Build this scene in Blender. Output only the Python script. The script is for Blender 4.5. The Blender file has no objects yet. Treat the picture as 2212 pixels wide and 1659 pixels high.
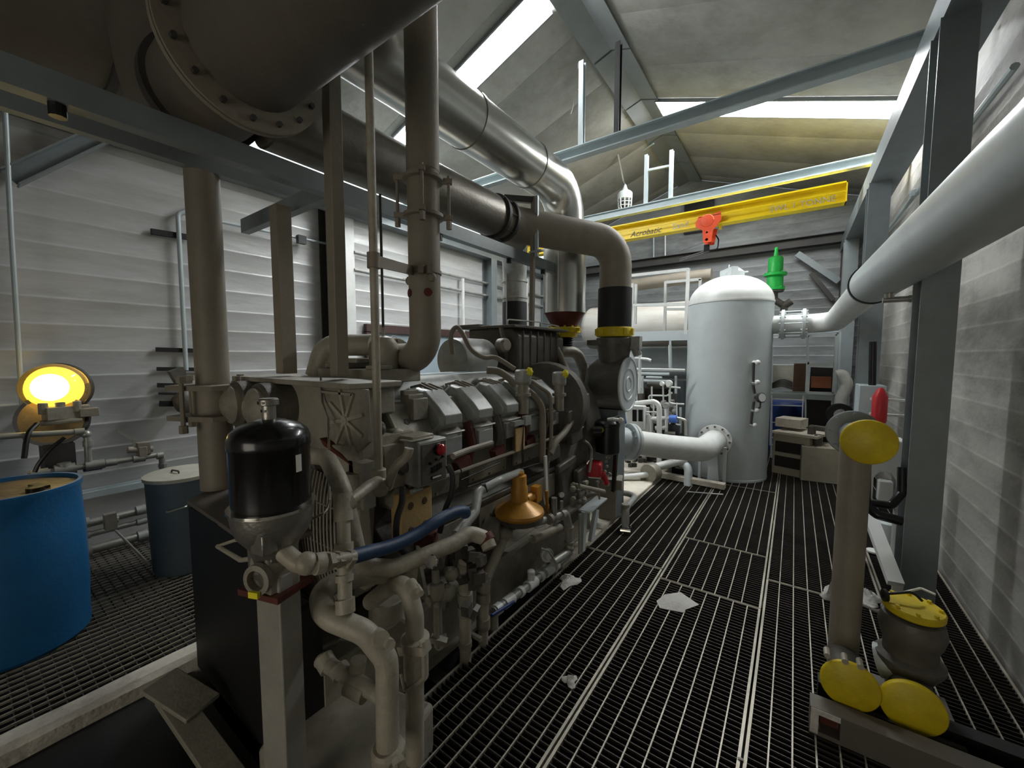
import bpy, bmesh, math, random
from mathutils import Vector, Matrix
random.seed(7)
PI = math.pi
C = bpy.context.scene.collection

# ---------------------------------------------------------------- camera
FPX, CX, CY = 860.0, 1106.0, 829.5
PITCH = math.atan((829.5 - 768) / FPX)
YAW = math.atan(611 * math.cos(PITCH) / FPX)
EYE = Vector((0, 0, 1.6))
cam_d = bpy.data.cameras.new('camera'); cam = bpy.data.objects.new('camera', cam_d); C.objects.link(cam)
cam.location = EYE
cam.rotation_euler = (PI/2 - PITCH, 0, YAW)
cam_d.sensor_width = 36; cam_d.lens = FPX / 2212 * 36; cam_d.clip_start = 0.02; cam_d.clip_end = 60
bpy.context.scene.camera = cam
vs = bpy.context.scene.view_settings
vs.view_transform = 'Standard'; vs.look = 'None'; vs.gamma = 1.0; vs.use_curve_mapping = False
vs.exposure = 0.88
# ---------------------------------------------------------------- world: only a faint glow, the hall is closed
w = bpy.data.worlds.new('world'); bpy.context.scene.world = w; w.use_nodes = True
w.node_tree.nodes['Background'].inputs[0].default_value = (0.75, 0.85, 1.0, 1)
w.node_tree.nodes['Background'].inputs[1].default_value = 0.3
STRIP_POWER = 30.0

FW = Vector((-math.sin(YAW)*math.cos(PITCH), math.cos(YAW)*math.cos(PITCH), -math.sin(PITCH)))
RT = Vector((math.cos(YAW), math.sin(YAW), 0))
UP = RT.cross(FW)
def W(px, py, X=None, Y=None, Z=None, D=None):
    """point of the hall seen at photo pixel (px,py) on the plane X=, Y= or Z= (or at depth D)"""
    d = FW + RT*((px-CX)/FPX) + UP*(-(py-CY)/FPX)
    t = X/d.x if X is not None else Y/d.y if Y is not None else (Z-1.6)/d.z if Z is not None else D
    return EYE + d*t
def V(*a): return Vector(a)

# ---------------------------------------------------------------- materials
def lin(r, g, b):
    f = lambda c: (c/255/12.92) if c/255 <= .04045 else ((c/255+.055)/1.055)**2.4
    return (f(r), f(g), f(b))
def mat(name, col, rough=.5, metal=0., var=.12, scale=6., bump=.0, bscale=60., dirt=None, damt=.5, emit=None, es=1., trans=0., coat=0., stretch=None):
    m = bpy.data.materials.new(name); m.use_nodes = True
    nt = m.node_tree; N = nt.nodes; L = nt.links
    p = N['Principled BSDF']
    col = lin(*col)
    tc = N.new('ShaderNodeTexCoord'); src = tc.outputs['Object']
    if stretch:
        mp = N.new('ShaderNodeMapping'); mp.inputs['Scale'].default_value = stretch
        L.new(src, mp.inputs[0]); src = mp.outputs[0]
    n = N.new('ShaderNodeTexNoise'); n.inputs['Scale'].default_value = scale; n.inputs['Detail'].default_value = 6; n.inputs['Roughness'].default_value = .65
    L.new(src, n.inputs['Vector'])
    r = N.new('ShaderNodeValToRGB'); L.new(n.outputs[0], r.inputs[0])
    r.color_ramp.elements[0].position = .3; r.color_ramp.elements[1].position = .7
    a = tuple(max(0, c*(1-var)) for c in col); b = tuple(min(1, c*(1+var)) for c in col)
    r.color_ramp.elements[0].color = (*a, 1); r.color_ramp.elements[1].color = (*b, 1)
    out = r.outputs[0]
    if dirt:
        n2 = N.new('ShaderNodeTexNoise'); n2.inputs['Scale'].default_value = scale*.45; n2.inputs['Detail'].default_value = 8; n2.inputs['Roughness'].default_value = .75
        L.new(src, n2.inputs['Vector'])
        r2 = N.new('ShaderNodeValToRGB'); L.new(n2.outputs[0], r2.inputs[0])
        r2.color_ramp.elements[0].position = .45; r2.color_ramp.elements[1].position = .68
        mx = N.new('ShaderNodeMixRGB'); mx.inputs[2].default_value = (*lin(*dirt), 1)
        mm = N.new('ShaderNodeMath'); mm.operation = 'MULTIPLY'; mm.inputs[1].default_value = damt
        L.new(r2.outputs[0], mm.inputs[0]); L.new(mm.outputs[0], mx.inputs[0]); L.new(out, mx.inputs[1]); out = mx.outputs[0]
    L.new(out, p.inputs['Base Color'])
    p.inputs['Roughness'].default_value = rough; p.inputs['Metallic'].default_value = metal
    if coat: p.inputs['Coat Weight'].default_value = coat
    if trans: p.inputs['Transmission Weight'].default_value = trans; p.inputs['IOR'].default_value = 1.45
    if bump:
        n3 = N.new('ShaderNodeTexNoise'); n3.inputs['Scale'].default_value = bscale; n3.inputs['Detail'].default_value = 4
        L.new(src, n3.inputs['Vector'])
        bp = N.new('ShaderNodeBump'); bp.inputs['Strength'].default_value = bump; bp.inputs['Distance'].default_value = .01
        L.new(n3.outputs[0], bp.inputs['Height']); L.new(bp.outputs[0], p.inputs['Normal'])
    if emit:
        p.inputs['Emission Color'].default_value = (*lin(*emit), 1); p.inputs['Emission Strength'].default_value = es
    return m
M = dict(
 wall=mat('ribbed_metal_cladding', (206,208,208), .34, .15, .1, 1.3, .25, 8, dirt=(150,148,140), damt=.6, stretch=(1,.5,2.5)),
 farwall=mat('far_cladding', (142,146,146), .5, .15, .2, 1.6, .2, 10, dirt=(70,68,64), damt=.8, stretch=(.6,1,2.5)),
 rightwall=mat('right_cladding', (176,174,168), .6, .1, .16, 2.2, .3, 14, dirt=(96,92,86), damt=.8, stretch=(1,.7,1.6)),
 roof=mat('sprayed_roof_lining', (150,149,142), .85, 0, .16, 1.2, .5, 12, dirt=(92,90,80), damt=.6),
 ridge=mat('ridge_plate', (128,132,132), .55, .3, .1, 3, .1, 20),
 concrete=mat('pit_concrete', (44,43,41), .9, 0, .25, 3, .4, 20),
 kerb=mat('worn_white_kerb', (196,191,178), .85, 0, .14, 7, .6, 50, dirt=(96,88,78), damt=.6),
 plinth=mat('plinth_concrete', (206,199,184), .9, 0, .1, 6, .4, 50, dirt=(120,104,86), damt=.6),
 steel=mat('grey_painted_steel', (128,136,138), .42, .15, .07, 5, .06, 40, dirt=(96,98,96), damt=.35),
 darksteel=mat('dark_grey_steel', (66,64,61), .6, .2, .15, 5, .1, 40),
 palesteel=mat('pale_blue_grey_steel', (178,190,192), .45, .1, .07, 4, .05, 40),
 grating=mat('worn_galvanised_bar', (74,71,67), .5, .55, .35, 4, .2, 80, dirt=(52,49,46), damt=.7),
 gratingY=mat('worn_cross_bar', (172,166,152), .45, .4, .25, 5, .2, 80),
 engine=mat('engine_grey_paint', (150,145,131), .5, .05, .14, 7, .22, 45, dirt=(86,80,70), damt=.65),
 enginedark=mat('oily_engine_grey', (96,92,84), .5, .12, .22, 8, .3, 40, dirt=(58,53,46), damt=.7),
 cover=mat('cover_light_grey', (164,166,162), .4, .1, .08, 8, .08, 50, dirt=(104,98,88), damt=.55),
 pipe=mat('beige_painted_pipe', (168,162,146), .5, .05, .1, 7, .25, 60, dirt=(108,94,78), damt=.6),
 dustpipe=mat('dusty_brown_grey_pipe', (138,130,116), .6, .1, .1, 5, .15, 50, dirt=(108,100,88), damt=.5),
 duct=mat('dusty_duct_steel', (106,100,92), .62, .25, .12, 3, .15, 60, dirt=(80,76,70), damt=.5),
 stainless=mat('brushed_stainless_cladding', (188,188,182), .27, .9, .06, 3, .05, 30),
 galv=mat('galvanised_pipe', (168,168,160), .38, .6, .12, 14, .1, 70),
 white=mat('white_gloss_paint', (222,224,221), .35, 0, .04, 5, .05, 40, dirt=(178,176,168), damt=.4),
 tank=mat('tank_grey_white_paint', (196,204,205), .38, 0, .04, 2.5, .04, 40, dirt=(168,172,168), damt=.4),
 vessel=mat('vessel_white_with_rust', (208,206,198), .5, 0, .05, 2, .05, 40, dirt=(170,140,108), damt=.7, stretch=(.5,1,3)),
 black=mat('black_satin_paint', (15,15,16), .32, 0, .2, 8, .04, 60),
 blacksheet=mat('black_sheet_metal', (17,17,16), .6, .1, .3, 5, .1, 60),
 gloss=mat('gloss_black_canister', (10,10,12), .24, 0, .1, 8, 0, 60, coat=.3, dirt=(50,46,38), damt=.3),
 rubber=mat('black_rubber', (20,20,21), .6, 0, .1, 10, .2, 90),
 alu=mat('cast_aluminium', (158,155,148), .36, .8, .12, 10, .2, 60, dirt=(90,78,66), damt=.5),
 chrome=mat('polished_chrome', (210,208,200), .14, 1, .05, 8),
 yellow=mat('crane_yellow_paint', (255,222,16), .4, 0, .06, 4, .04, 40, dirt=(222,184,40), damt=.4),
 yellowcap=mat('yellow_flange_paint', (214,190,22), .5, 0, .12, 10, .15, 60, dirt=(178,150,30), damt=.6),
 yknob=mat('bright_yellow_plastic', (230,218,40), .4, 0, .05, 10),
 orange=mat('trolley_orange_paint', (236,84,40), .4, 0, .08, 12, .1, 60),
 regul=mat('regulator_gold_paint', (206,150,60), .35, .15, .1, 14, .1, 60, dirt=(150,100,40), damt=.5),
 plate=mat('tan_cover_plate', (196,166,110), .6, 0, .12, 10, .15, 60, dirt=(140,120,90), damt=.6),
 red=mat('red_lamp_lens', (178,30,34), .2, 0, .1, 12, coat=.5),
 redpaint=mat('red_paint', (196,40,48), .4, 0, .15, 10, .1, 60),
 green=mat('relief_valve_green', (40,190,80), .4, 0, .08, 14, .1, 60),
 drum=mat('blue_drum_plastic', (24,92,140), .42, 0, .12, 3, .2, 60, dirt=(20,78,126), damt=.6),
 drumtop=mat('oily_drum_top', (128,104,66), .3, 0, .4, 8, .2, 40, dirt=(30,32,34), damt=.8),
 greydrum=mat('slate_bin_paint', (84,98,106), .5, 0, .12, 5, .2, 60),
 binlid=mat('cream_bin_lid', (186,184,172), .5, 0, .1, 6, .1, 60, dirt=(120,112,98), damt=.5),
 hose=mat('navy_hose_rubber', (28,56,88), .5, 0, .12, 6, .1, 90),
 hose2=mat('black_hose_rubber', (34,34,36), .5, 0, .12, 6, .1, 90),
 darkred=mat('rusty_brown_red', (88,40,30), .7, .1, .3, 14, .3, 60),
 paper=mat('white_rag_cloth', (206,204,198), .9, 0, .1, 14, .5, 60, dirt=(140,134,126), damt=.6),
 ductmetal=mat('dull_rolled_duct_metal', (140,135,126), .42, .7, .12, 3, .1, 60, dirt=(92,88,82), damt=.5),
 speck=mat('speckled_warm_grey', (150,147,138), .5, .05, .12, 5, .1, 60, dirt=(110,106,98), damt=.5),
 beige=mat('beige_cabinet_paint', (176,170,150), .6, 0, .08, 6, .05, 40, dirt=(140,132,114), damt=.5),
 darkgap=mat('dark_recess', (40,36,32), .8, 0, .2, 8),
 brownsteel=mat('brown_door_frame', (70,48,44), .6, .1, .2, 6),
 doorpanel=mat('pale_blue_door_sheet', (168,186,196), .5, 0, .05, 3, .05, 30),
 amber=mat('amber_lit_lens', (255,190,60), .4, 0, 0, 6, emit=(255,200,60), es=1.6),
 ambercore=mat('amber_lamp_core', (255,240,200), .4, 0, 0, 6, emit=(255,240,170), es=4.),
 lampglass=mat('clear_lamp_glass', (230,226,210), .08, 0, 0, 6, trans=.92),
 cardboard=mat('cardboard', (150,92,62), .8, 0, .1, 10),
 bluedark=mat('dark_blue_plastic', (18,44,104), .45, 0, .1, 5),
 bluesm=mat('small_blue_paint', (70,110,190), .45, 0, .1, 9),
 label=mat('white_label', (214,212,202), .6, 0, .03, 10),
 gaugeface=mat('gauge_face', (226,228,224), .4, 0, .02, 10),
 clay=mat('rusty_box_interior', (92,70,52), .8, 0, .2, 9),
)
def strip_mat(name, s, col=(1.0, 1.0, 1.0)):
    m = bpy.data.materials.new(name); m.use_nodes = True
    p = m.node_tree.nodes['Principled BSDF']
    p.inputs['Base Color'].default_value = (.9, .9, .9, 1)
    p.inputs['Emission Color'].default_value = (*col, 1); p.inputs['Emission Strength'].default_value = s
    return m
M['strip'] = strip_mat('glowing_roof_light', STRIP_POWER, (.96, .985, 1.0))
M['sheet'] = strip_mat('daylit_eaves_sheet', .5, (.78, .92, .98))
M['rear_fill'] = strip_mat('rear_fill_glow', 1.15, (1.0, .93, .8))  # warm fill glow for the panel added behind the camera

# parts whose separate pieces each become a part of their own
EACH = dict(band='band', joint_band='joint_band', unions='union', couplings='coupling', tees_and_caps='pipe_fitting', union_fittings='union_fitting',
    hex_coupling='hex_nut', valve_bodies='valve_body', pipe_clamp='pipe_clamp', bracketry='bracket_block', small_valves='small_valve', dark_linkage='linkage_block',
    clamp_knob='clamp_knob', gasket_block='gasket_block', pump_housing='pump_housing', toggles='toggle_switch', display_digits='display_digit', stops='beam_stop',
    bus_bars='bus_bar', ports='port', plugs='plug', wet_scraps='wet_scrap', coupler_block='coupler_block', fitting='fitting', stubs='stub', bolt_circle='bolt', bolts='bolt',
    upper_header='header_tube', white_tubing='tube', lower_manifold='manifold_tube', dark_manifold='manifold_tube', straps='strap', grille_slots='grille_slot', pump_nose='pump_nose',
    lower_frame='frame_bar', door_frame='door_bar', rack_frame='frame_bar', wire_gate='gate_wire', rear_railing='railing_bar', front_railing='railing_bar', cable_coil='cable',
    housing_bolts='bolt', edge_trim='edge_trim', dimples='dimple', holes='hole', side_plates='side_plate', clip_cluster='clip', small_pieces='small_fitting', wiring='wire', side_rail_pipe='rail_pipe',
    meter_head='meter_block', handle_bar='handle_bar', white_casing='casing_panel', pipe_support='support_leg', cradle_rail='cradle_rail', bench_top='bench_top')
# ---------------------------------------------------------------- mesh helpers
def frame(ax):
    ax = Vector(ax).normalized()
    t = V(0, 0, 1) if abs(ax.z) < .9 else V(1, 0, 0)
    u = t.cross(ax).normalized(); return u, ax.cross(u).normalized(), ax
class MB:
    def __init__(s): s.v = []; s.f = []
    def add(s, vs_, fs):
        o = len(s.v); s.v += [Vector(v) for v in vs_]; s.f += [tuple(i+o for i in f) for f in fs]; return s
    def bx(s, x0, x1, y0, y1, z0, z1):
        x0, x1 = sorted((x0, x1)); y0, y1 = sorted((y0, y1)); z0, z1 = sorted((z0, z1))
        return s.add([(x0,y0,z0),(x1,y0,z0),(x1,y1,z0),(x0,y1,z0),(x0,y0,z1),(x1,y0,z1),(x1,y1,z1),(x0,y1,z1)],
              [(0,3,2,1),(4,5,6,7),(0,1,5,4),(1,2,6,5),(2,3,7,6),(3,0,4,7)])
    def ob(s, c, size, rz=0, rx=0, ry=0):
        m = Matrix.Rotation(rz, 3, 'Z') @ Matrix.Rotation(ry, 3, 'Y') @ Matrix.Rotation(rx, 3, 'X')
        c = Vector(c); a = [Vector((sx*size[0]/2, sy*size[1]/2, sz*size[2]/2)) for sz in (-1,1) for sx, sy in ((-1,-1),(1,-1),(1,1),(-1,1))]
        return s.add([c + m @ q for q in a], [(0,3,2,1),(4,5,6,7),(0,1,5,4),(1,2,6,5),(2,3,7,6),(3,0,4,7)])
    def bar(s, a, b, w_, h_, up=(0,0,1)):
        """rectangular bar from a to b: w_ across, h_ along 'up'"""
        a = Vector(a); b = Vector(b); d = (b-a).normalized(); u = Vector(up)
        if abs(d.dot(u)) > .98: u = V(0,1,0)
        sd = d.cross(u).normalized(); u = sd.cross(d).normalized()
        q = [a+sd*i*w_/2+u*j*h_/2 for i, j in ((-1,-1),(1,-1),(1,1),(-1,1))] + [b+sd*i*w_/2+u*j*h_/2 for i, j in ((-1,-1),(1,-1),(1,1),(-1,1))]
        return s.add(q, [(0,1,2,3)[::-1],(4,5,6,7),(0,1,5,4),(1,2,6,5),(2,3,7,6),(3,0,4,7)])
    def ibeam(s, a, b, w_, h_, t=.012, up=(0,0,1), chan=False):
        a = Vector(a); b = Vector(b); d = (b-a).normalized(); u = Vector(up)
        if abs(d.dot(u)) > .98: u = V(0,1,0)
        sd = d.cross(u).normalized(); u = sd.cross(d).normalized()
        s.bar(a+u*(h_/2-t/2), b+u*(h_/2-t/2), w_, t, u); s.bar(a-u*(h_/2-t/2), b-u*(h_/2-t/2), w_, t, u)
        o = sd*(w_/2-t/2) if chan else V(0,0,0)
        s.bar(a+o, b+o, t, h_-2*t, u); return s
    def sweep(s, P, r, n=16, cap=True):
        P = [Vector(p) for p in P]; k = len(P); R = r if isinstance(r, (list, tuple)) else [r]*k
        T = []
        for i in range(k):
            a = P[i]-P[i-1] if i else P[1]-P[0]; b = P[i+1]-P[i] if i < k-1 else a
            T.append((a.normalized()+b.normalized()).normalized() if (a.normalized()+b.normalized()).length > 1e-6 else a.normalized())
        u, v_, _ = frame(T[0]); vs_ = []
        for i in range(k):
            u = (u - T[i]*u.dot(T[i])).normalized(); v_ = T[i].cross(u)
            for j in range(n):
                an = 2*PI*j/n; vs_.append(P[i]+(u*math.cos(an)+v_*math.sin(an))*R[i])
        fs = [(i*n+j, i*n+(j+1) % n, (i+1)*n+(j+1) % n, (i+1)*n+j) for i in range(k-1) for j in range(n)]
        if cap: fs += [tuple(range(n))[::-1], tuple((k-1)*n+j for j in range(n))]
        return s.add(vs_, fs)
    def tube(s, P, r, n=16, R=None, seg=7, cap=True):
        """pipe through points with rounded elbows of radius R"""
        P = [Vector(p) for p in P]
        if R is None: R = r*2.4
        Q = [P[0]]
        for i in range(1, len(P)-1):
            a = (P[i-1]-P[i]); b = (P[i+1]-P[i]); la, lb = a.length, b.length; a.normalize(); b.normalize()
            ang = a.angle(b)
            if ang > PI-.05: Q.append(P[i]); continue
            t = min(R/math.tan(ang/2), la*.48, lb*.48); rr = t*math.tan(ang/2)
            c = P[i]+(a+b).normalized()*(rr/math.sin(ang/2))
            p0 = P[i]+a*t; p1 = P[i]+b*t; v0 = p0-c; v1 = p1-c; tot = v0.angle(v1)
            for k in range(seg+1):
                f = k/seg; Q.append(c+(v0*math.sin((1-f)*tot)+v1*math.sin(f*tot))/math.sin(tot))
        Q.append(P[-1]); return s.sweep(Q, r, n, cap)
    def spline(s, P, r, n=12, seg=8):
        P = [Vector(p) for p in P]; E = [P[0]*2-P[1]]+P+[P[-1]*2-P[-2]]; Q = []
        for i in range(1, len(E)-2):
            for k in range(seg):
                t = k/seg; a, b, c, d = E[i-1:i+3]
                Q.append(.5*((2*b)+(c-a)*t+(2*a-5*b+4*c-d)*t*t+(3*b-a-3*c+d)*t*t*t))
        Q.append(P[-1]); return s.sweep(Q, r, n)
    def lathe(s, prof, c, ax=(0,0,1), n=28):
        """prof: (radius, height) pairs from c along ax"""
        c = Vector(c); u, v_, a = frame(ax); vs_ = []
        for r, h in prof:
            for j in range(n):
                an = 2*PI*j/n; vs_.append(c+a*h+(u*math.cos(an)+v_*math.sin(an))*max(r, 1e-4))
        k = len(prof); fs = [(i*n+j, i*n+(j+1) % n, (i+1)*n+(j+1) % n, (i+1)*n+j) for i in range(k-1) for j in range(n)]
        fs += [tuple(range(n))[::-1], tuple((k-1)*n+j for j in range(n))]
        return s.add(vs_, fs)
    def cyl(s, a, b, r, n=20, ch=0.0):
        a = Vector(a); b = Vector(b); L_ = (b-a).length
        pr = [(r, 0), (r, L_)] if not ch else [(r-ch, 0), (r, ch), (r, L_-ch), (r-ch, L_)]
        return s.lathe(pr, a, b-a, n)
    def prism(s, poly, o, u, v_, w_):
        """polygon (list of 2d) in plane o+u,v extruded by vector w_"""
        o = Vector(o); u = Vector(u); v_ = Vector(v_); w_ = Vector(w_); n = len(poly)
        a = [o+u*p[0]+v_*p[1] for p in poly]; b = [q+w_ for q in a]
        return s.add(a+b, [tuple(range(n))[::-1], tuple(range(n, 2*n))]+[(i, (i+1) % n, n+(i+1) % n, n+i) for i in range(n)])
    def ball(s, c, r, n=16, sc=(1,1,1)):
        c = Vector(c); vs_ = []; k = n//2
        for i in range(k+1):
            th = PI*i/k
            for j in range(n):
                vs_.append(c+Vector((math.sin(th)*math.cos(2*PI*j/n)*r*sc[0], math.sin(th)*math.sin(2*PI*j/n)*r*sc[1], math.cos(th)*r*sc[2])))
        return s.add(vs_, [(i*n+j, (i+1)*n+j, (i+1)*n+(j+1) % n, i*n+(j+1) % n) for i in range(k) for j in range(n)])
    def bolts(s, c, ax, R, k, r=.008, h=.012, ph=0.):
        c = Vector(c); u, v_, a = frame(ax)
        for j in range(k):
            an = 2*PI*j/k+ph; q = c+(u*math.cos(an)+v_*math.sin(an))*R
            s.lathe([(r, 0), (r, h)], q, a, 6)
        return s
    def ring(s, c, ax, r0, r1, h, n=32):
        c = Vector(c); u, v_, a = frame(ax); vs_ = []
        for r, hh in ((r0,0),(r1,0),(r1,h),(r0,h)):
            for j in range(n):
                an = 2*PI*j/n; vs_.append(c+a*hh+(u*math.cos(an)+v_*math.sin(an))*r)
        return s.add(vs_, [(i*n+j, i*n+(j+1) % n, ((i+1) % 4)*n+(j+1) % n, ((i+1) % 4)*n+j) for i in range(4) for j in range(n)])
    def islands(s):
        p = list(range(len(s.v)))
        def find(i):
            while p[i] != i: p[i] = p[p[i]]; i = p[i]
            return i
        for f in s.f:
            a = find(f[0])
            for i in f[1:]: p[find(i)] = a
        g = {}
        for i in range(len(s.v)): g.setdefault(find(i), []).append(i)
        out = []
        for idx in g.values():
            mp = {i: k for k, i in enumerate(idx)}; b = MB(); b.v = [s.v[i] for i in idx]
            b.f = [tuple(mp[i] for i in f) for f in s.f if f[0] in mp]; out.append(b)
        return out
    def build(s, name, m, parent=None, bev=0.0, org=None, ang=35):
        if name in EACH and parent is not None:
            parts = s.islands(); o = None
            for b in parts: o = b.build1(EACH[name], m, parent, bev, org, ang)
            return o
        return s.build1(name, m, parent, bev, org, ang)
    def build1(s, name, m, parent=None, bev=0.0, org=None, ang=35):
        me = bpy.data.meshes.new(name)
        if org is None:
            if parent is not None: org = world_loc(parent)
            else:
                xs = [v.x for v in s.v]; ys = [v.y for v in s.v]; zs = [v.z for v in s.v]
                org = V((min(xs)+max(xs))/2, (min(ys)+max(ys))/2, min(zs))
        org = Vector(org)
        me.from_pydata([v-org for v in s.v], [], s.f); me.update()
        b = bmesh.new(); b.from_mesh(me); bmesh.ops.recalc_face_normals(b, faces=b.faces); b.to_mesh(me); b.free()
        me.shade_smooth(); me.set_sharp_from_angle(angle=math.radians(ang))
        me.materials.append(M[m] if isinstance(m, str) else m)
        o = bpy.data.objects.new(name, me); C.objects.link(o)
        if parent is not None:
            o.parent = parent; o.location = org - world_loc(parent)
        else: o.location = org
        if bev:
            md = o.modifiers.new('bevel', 'BEVEL'); md.width = bev; md.segments = 2; md.limit_method = 'ANGLE'; md.angle_limit = math.radians(40); md.harden_normals = False
        return o
def world_loc(o):
    l = Vector(o.location); p = o.parent
    while p is not None: l = l + Vector(p.location); p = p.parent
    return l
def thing(name, label, cat, loc, group=None):
    o = bpy.data.objects.new(name, None); C.objects.link(o); o.location = loc; o.empty_display_size = .1
    o['label'] = label; o['category'] = cat
    if group: o['group'] = group
    return o
def tag(o, label, cat, group=None, kind=None):
    o['label'] = label; o['category'] = cat
    if group: o['group'] = group
    if kind: o['kind'] = kind
    return o
def struct(o): o['kind'] = 'structure'; return o
def plabel(o, label): o['label'] = label; return o
def copytree(o, loc, label, parent=None):
    c = o.copy(); C.objects.link(c)
    if parent is None: c.location = loc; c['label'] = label
    else: c.parent = parent
    for ch in list(o.children): copytree(ch, None, None, c)
    return c
def text(name, body, m, size, c, u, v_, parent, font_shear=0., ext=.001):
    """raised lettering on a surface: c = lower-left corner, u = writing direction, v_ = up"""
    cu = bpy.data.curves.new(name, 'FONT'); cu.body = body; cu.size = size; cu.extrude = ext; cu.shear = font_shear
    tmp = bpy.data.objects.new(name+'_c', cu); C.objects.link(tmp)
    bpy.context.view_layer.update()
    me = bpy.data.meshes.new_from_object(tmp.evaluated_get(bpy.context.evaluated_depsgraph_get()))
    bpy.data.objects.remove(tmp)
    me.materials.clear(); me.materials.append(M[m])
    u = Vector(u).normalized(); v_ = Vector(v_).normalized(); w_ = u.cross(v_)
    mt = Matrix((u, v_, w_)).transposed().to_4x4(); me.transform(mt)
    o = bpy.data.objects.new(name, me); C.objects.link(o); o.parent = parent; o.location = Vector(c)-world_loc(parent)
    return o
# ================================================================ THE HALL
XL, XR, YF, YB = -4.75, .95, 9.0, -3.0
ZE, XC = 4.22, -1.9
ZR = ZE + (XC-XL)*.345
# pit slab below the gratings
struct(MB().bx(XL-.1, XR+.1, YB-.1, YF+.1, -.75, -.6).build('floor', 'concrete'))
def clad(axis, pos, a0, a1, z0, z1, out, m, name, pitch=.205, gd=.0035):
    """horizontally ribbed sheet wall; groove every pitch"""
    b = MB(); z = z0; prof = []
    while z < z1-.001:
        z2 = min(z+pitch, z1)
        prof += [(0, z), (0, z2-.03), (gd*out, z2-.022), (gd*out, z2-.012), (0, z2-.006)]
        z = z2
    prof.append((0, z1))
    def P(d, a, z): return (pos+d, a, z) if axis == 'x' else (a, pos+d, z)
    n = len(prof)
    b.add([P(d, a0, z) for d, z in prof]+[P(d, a1, z) for d, z in prof], [(i, i+1, n+i+1, n+i) for i in range(n-1)])
    t = .06*-out
    b.add([P(t, a0, z0), P(t, a1, z0), P(t, a1, z1), P(t, a0, z1)], [(0,1,2,3)])
    return b
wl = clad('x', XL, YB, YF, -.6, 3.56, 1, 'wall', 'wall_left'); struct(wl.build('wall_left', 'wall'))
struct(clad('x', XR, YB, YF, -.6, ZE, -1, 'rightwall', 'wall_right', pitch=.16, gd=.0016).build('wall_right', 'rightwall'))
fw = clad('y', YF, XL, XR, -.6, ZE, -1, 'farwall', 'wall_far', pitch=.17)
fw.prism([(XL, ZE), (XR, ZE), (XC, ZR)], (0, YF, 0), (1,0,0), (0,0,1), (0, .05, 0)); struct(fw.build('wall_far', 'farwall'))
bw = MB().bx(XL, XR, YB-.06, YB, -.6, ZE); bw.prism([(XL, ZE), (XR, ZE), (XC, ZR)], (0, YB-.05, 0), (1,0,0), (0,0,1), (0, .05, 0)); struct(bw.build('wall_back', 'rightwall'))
# roof: two slopes with shallow panel joints every 0.9 m
rf = MB()
for x0, x1, z0, z1 in ((XL, XC, ZE, ZR), (XC, XR, ZR, ZE)):
    y = YB
    while y < YF-.01:
        y2 = min(y+.9, YF)
        rf.add([(x0,y+.012,z0),(x1,y+.012,z1),(x1,y2-.012,z1),(x0,y2-.012,z0),(x0,y,z0+.006),(x1,y,z1+.006),(x1,y2,z1+.006),(x0,y2,z0+.006)],
               [(0,1,2,3),(4,5,1,0),(3,2,6,7)])
        y = y2
    rf.add([(x0,YB,z0+.08),(x1,YB,z1+.08),(x1,YF,z1+.08),(x0,YF,z0+.08)], [(0,1,2,3)])
    rf.add([(x0,YB,z0+.0055),(x1,YB,z1+.0055),(x1,YF,z1+.0055),(x0,YF,z0+.0055)], [(0,1,2,3)])
struct(rf.build('ceiling', 'roof'))
# ridge plates, one panel after another
rp = MB(); y = YB
while y < YF:
    y2 = min(y+1.1, YF)
    rp.prism([(-.22, -.345*.22-.03), (0, -.035), (.22, -.345*.22-.03), (.22, -.345*.22), (0, 0), (-.22, -.345*.22)], (XC, y+.015, ZR-.002), (1,0,0), (0,0,1), (0, y2-y-.03, 0))
    y = y2
struct(rp.build('trim_1', 'ridge'))
# daylit strip in the left wall above the long girt
struct(MB().bx(XL-.02, XL, YB, 1.15, 3.56, ZE).build('wall_left_upper', 'roof'))
sh = MB().bx(XL-.02, XL, 1.15, YF, 3.56, ZE); struct(sh.build('window_1', 'sheet'))
struct(MB().bx(-1.5, .5, YB+.001, YB+.02, 0, 2.15).build('rear_fill_panel', 'rear_fill'))  # unseen glowing panel added behind the camera to light the near objects
# ---- roof light strips (they light the hall)
def slope_strip(name, ya, yb, xa, xb, label):
    def zz(x): return ZR-.345*abs(x-XC)
    t = thing(name, label, 'roof light', ((xa+xb)/2, (ya+yb)/2, zz((xa+xb)/2)-.04), 'glowing roof light strips')
    b = MB(); b.add([(xa,ya,zz(xa)-.035),(xb,ya,zz(xb)-.035),(xb,yb,zz(xb)-.035),(xa,yb,zz(xa)-.035),(xa,ya,zz(xa)-.012),(xb,ya,zz(xb)-.012),(xb,yb,zz(xb)-.012),(xa,yb,zz(xa)-.012)],
        [(0,1,2,3),(4,5,6,7),(0,1,5,4),(1,2,6,5),(2,3,7,6),(3,0,4,7)])
    b.build('diffuser', 'strip', t)
    e = MB()
    for q in (ya-.012, yb+.012): e.bar((xa, q, zz(xa)-.025), (xb, q, zz(xb)-.025), .02, .04)
    e.build('edge_trim', 'ridge', t)
    return t
slope_strip('roof_light', 3.42, 3.75, XL+.12, -2.16, 'glowing white roof light strip on the left slope, nearest the camera')
slope_strip('roof_light', 5.86, 6.24, -1.72, XR-.06, 'long glowing white roof light strip on the right slope above the yellow crane')
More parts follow.
